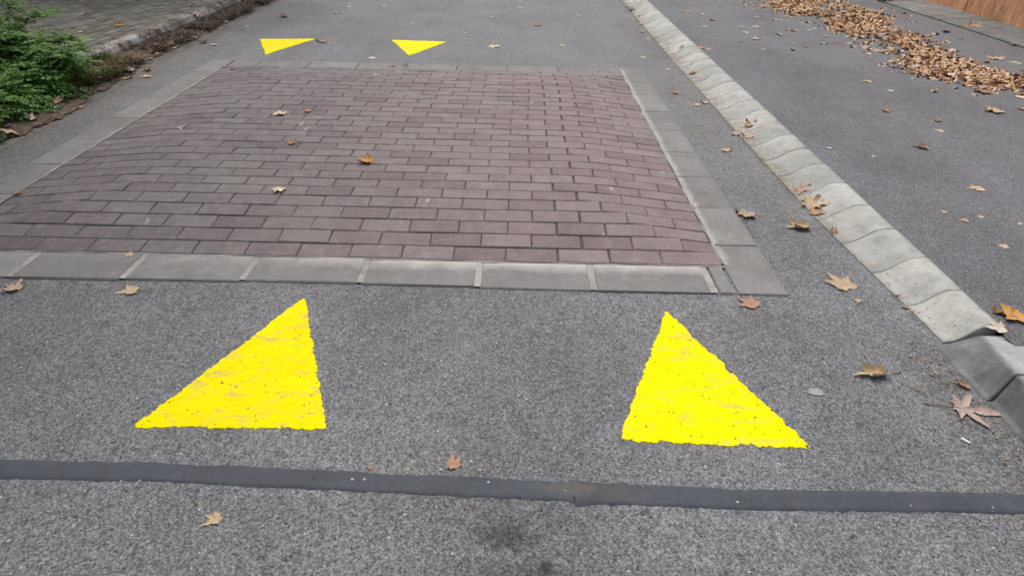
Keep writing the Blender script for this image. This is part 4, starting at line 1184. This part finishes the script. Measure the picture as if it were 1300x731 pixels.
for i, (x, y, z, lay) in enumerate(dr):
    s = rnd.uniform(.055, .115)*(.75 if rnd.random() < .4 else 1)
    mtx = (Matrix.Translation((x, y, z)) @ Matrix.Rotation(rnd.uniform(0, 6.283), 4, 'Z') @ Matrix.Rotation(rnd.gauss(0, .20)*min(1, lay+.35), 4, 'X')
           @ Matrix.Rotation(rnd.gauss(0, .20)*min(1, lay+.35), 4, 'Y') @ Matrix.Scale(s, 4))
    if i < n_ind:
        me, _ = LM[rnd.choice(('flat', 'wavy', 'wavy', 'curled', 'torn', 'narrow'))][rnd.randrange(4)]
        ob = bpy.data.objects.new('fallen_leaf', me); COL.objects.link(ob); ob.matrix_world = mtx
        hk = rnd.choice(('tan', 'tan', 'rust', 'brown', 'gold', 'pink', 'pale', 'rust', 'orange')); c = HUE[hk]; j = rnd.uniform(.95, 1.25)
        ob.color = (c[0]*j, c[1]*j*.97, c[2]*j, 1)
        part = 'near right end' if y < 5.55 else ('middle' if y < 7.2 else 'far end')
        tag(ob, '%s leaf lying on top of the %s of the drift' % (tone[hk], part), 'leaf', 'leaves on top of the drift')
    else:
        v, f = simp[rnd.randrange(10)]; n0 = len(PV)
        PV += [mtx @ Vector(a) for a in v]; PF += [tuple(n0+a for a in q) for q in f]
ob = link('leaf_drift', mesh('leaf_drift', PV, PF), None, MAT['pile']); tag(ob, 'long heap of brown and tan leaves blown together on the side asphalt', 'leaf drift', kind='stuff')

# ------------------------------------------------------------------ little marks and scraps
def scrap(px, py, lx, ly, h, col, name, label, cat, rot=0):
    p = hit(px, py); me = block_mesh(name, lx, ly, h, min(h, lx, ly)*.3, .0006, int(px)); ob = link(name, me, None, simple(name, col))
    ob.location = (p.x, p.y, ground_z(p.x, p.y)+h); ob.rotation_euler = (0, 0, math.radians(rot)); tag(ob, label, cat)
scrap(1225, 560, .007, .024, .005, (.75, .73, .66), 'cigarette_butt', 'tiny white cigarette butt on asphalt near the chamfered kerb', 'litter', 35)
p = G(1036, 498); n = 26; rg = random.Random(3)
v = [(p.x, p.y, .0034)]+[(p.x+.030*math.cos(6.283*i/n)*rg.uniform(.6, 1.1), p.y+.019*math.sin(6.283*i/n)*rg.uniform(.75, 1.1), .0026) for i in range(n)]
ob = link('gum_spot', mesh('gum_spot', v, [(0, 1+i, 1+(i+1) % n) for i in range(n)]), None, simple('gum', (.27, .272, .272), .8, .45, 160)); tag(ob, 'pale trodden gum spot on asphalt right of the near right triangle', 'gum spot')
def twig(px0, py0, px1, py1, label):
    a, b = hit(px0, py0), hit(px1, py1); v = []; f = []
    for i in range(6):
        t = i/5; q = a.lerp(b, t); q.z = ground_z(q.x, q.y)+.005+.004*math.sin(t*3); q.y += .004*math.sin(t*4)
        for s in range(4): v.append((q.x+.0018*math.cos(s*1.571), q.y+.0018*math.cos(s*1.571+.7), q.z+.0018*math.sin(s*1.571)))
    for i in range(5):
        for s in range(4): f.append((i*4+s, i*4+(s+1) % 4, i*4+4+(s+1) % 4, i*4+4+s))
    ob = link('twig', mesh('twig', v, f), None, MAT['petiole']); tag(ob, label, 'twig')
twig(1092, 446, 1100, 455, 'thin short twig on asphalt above the folded yellowish leaf')
twig(1142, 486, 1176, 501, 'thin pale twig between the folded yellowish leaf and the pinkish lobed leaf')

# ------------------------------------------------------------------ unseen plane trees implied by fallen leaves, added so their canopy shades the left
def unseen_plane_tree():
    r = random.Random(77); root = empty('unseen_plane_tree', (0, 0, 0)); v = []; f = []; tips = []
    def limb(pts, r0, r1, n=8):
        n0 = len(v)
        for i, p in enumerate(pts):
            rad = r0+(r1-r0)*i/(len(pts)-1)
            for q in range(n): a = 6.283*q/n; v.append((p.x+rad*math.cos(a), p.y+rad*math.sin(a), p.z))
        for i in range(len(pts)-1):
            for q in range(n): f.append((n0+i*n+q, n0+i*n+(q+1) % n, n0+(i+1)*n+(q+1) % n, n0+(i+1)*n+q))
    limb([Vector((.03*math.sin(i), .03*math.cos(i*1.7), .55*i)) for i in range(6)], .20, .14)
    for i in range(9):
        a = i*.698+r.uniform(-.3, .3); p = Vector((0, 0, 2.4+.1*(i % 4))); pts = [p]; d = Vector((math.cos(a)*.7, math.sin(a)*.7, .8))
        for j in range(6):
            d = (d+Vector((r.uniform(-.2, .2), r.uniform(-.2, .2), -.05))).normalized(); pts.append(pts[-1]+d*.55); tips.append(pts[-1])
        limb(pts, .08, .02, 6)
    o1 = link('trunk', mesh('trunk', v, f, True), None, simple('plane_bark', (.22, .20, .15), .9, .4, 5)); adopt(o1, root)
    lv = []; lf = []
    for i in range(9000):
        t = r.choice(tips); p = t+Vector((r.gauss(0, .5), r.gauss(0, .5), r.gauss(0, .4)))
        if p.z < 2.4: continue
        q = Matrix.Rotation(r.uniform(0, 6.28), 3, 'Z') @ Matrix.Rotation(r.uniform(-.9, .9), 3, 'X'); sz = r.uniform(.05, .10); n0 = len(lv)
        for a in range(5): lv.append(p+q @ Vector((sz*math.cos(a*1.2566), sz*math.sin(a*1.2566), 0)))
        lf.append(tuple(range(n0, n0+5)))
    k = M('plane_foliage', .7, .2); k.base(k.ramp(k.island(), [(0, (.10, .09, .03)), (.5, (.13, .12, .035)), (1, (.22, .14, .05))]))
    o2 = link('crown', mesh('crown', lv, lf), None, k.m); adopt(o2, root); o2['kind'] = 'stuff'
    return root
t1 = unseen_plane_tree(); t1.location = (-5.4, 2.6, ZL); tag(t1, 'unseen plane tree added near the bush to shade the left pavement', 'tree', 'unseen plane trees added to shade the left pavement')
t2 = t1.copy(); COL.objects.link(t2); t2.location = (-6.9, 10.4, ZL); t2.rotation_euler = (0, 0, 2.1); t2['label'] = 'unseen plane tree added farther along to shade the left pavement'
for ch in list(t1.children):
    c = ch.copy(); COL.objects.link(c); c.parent = t2
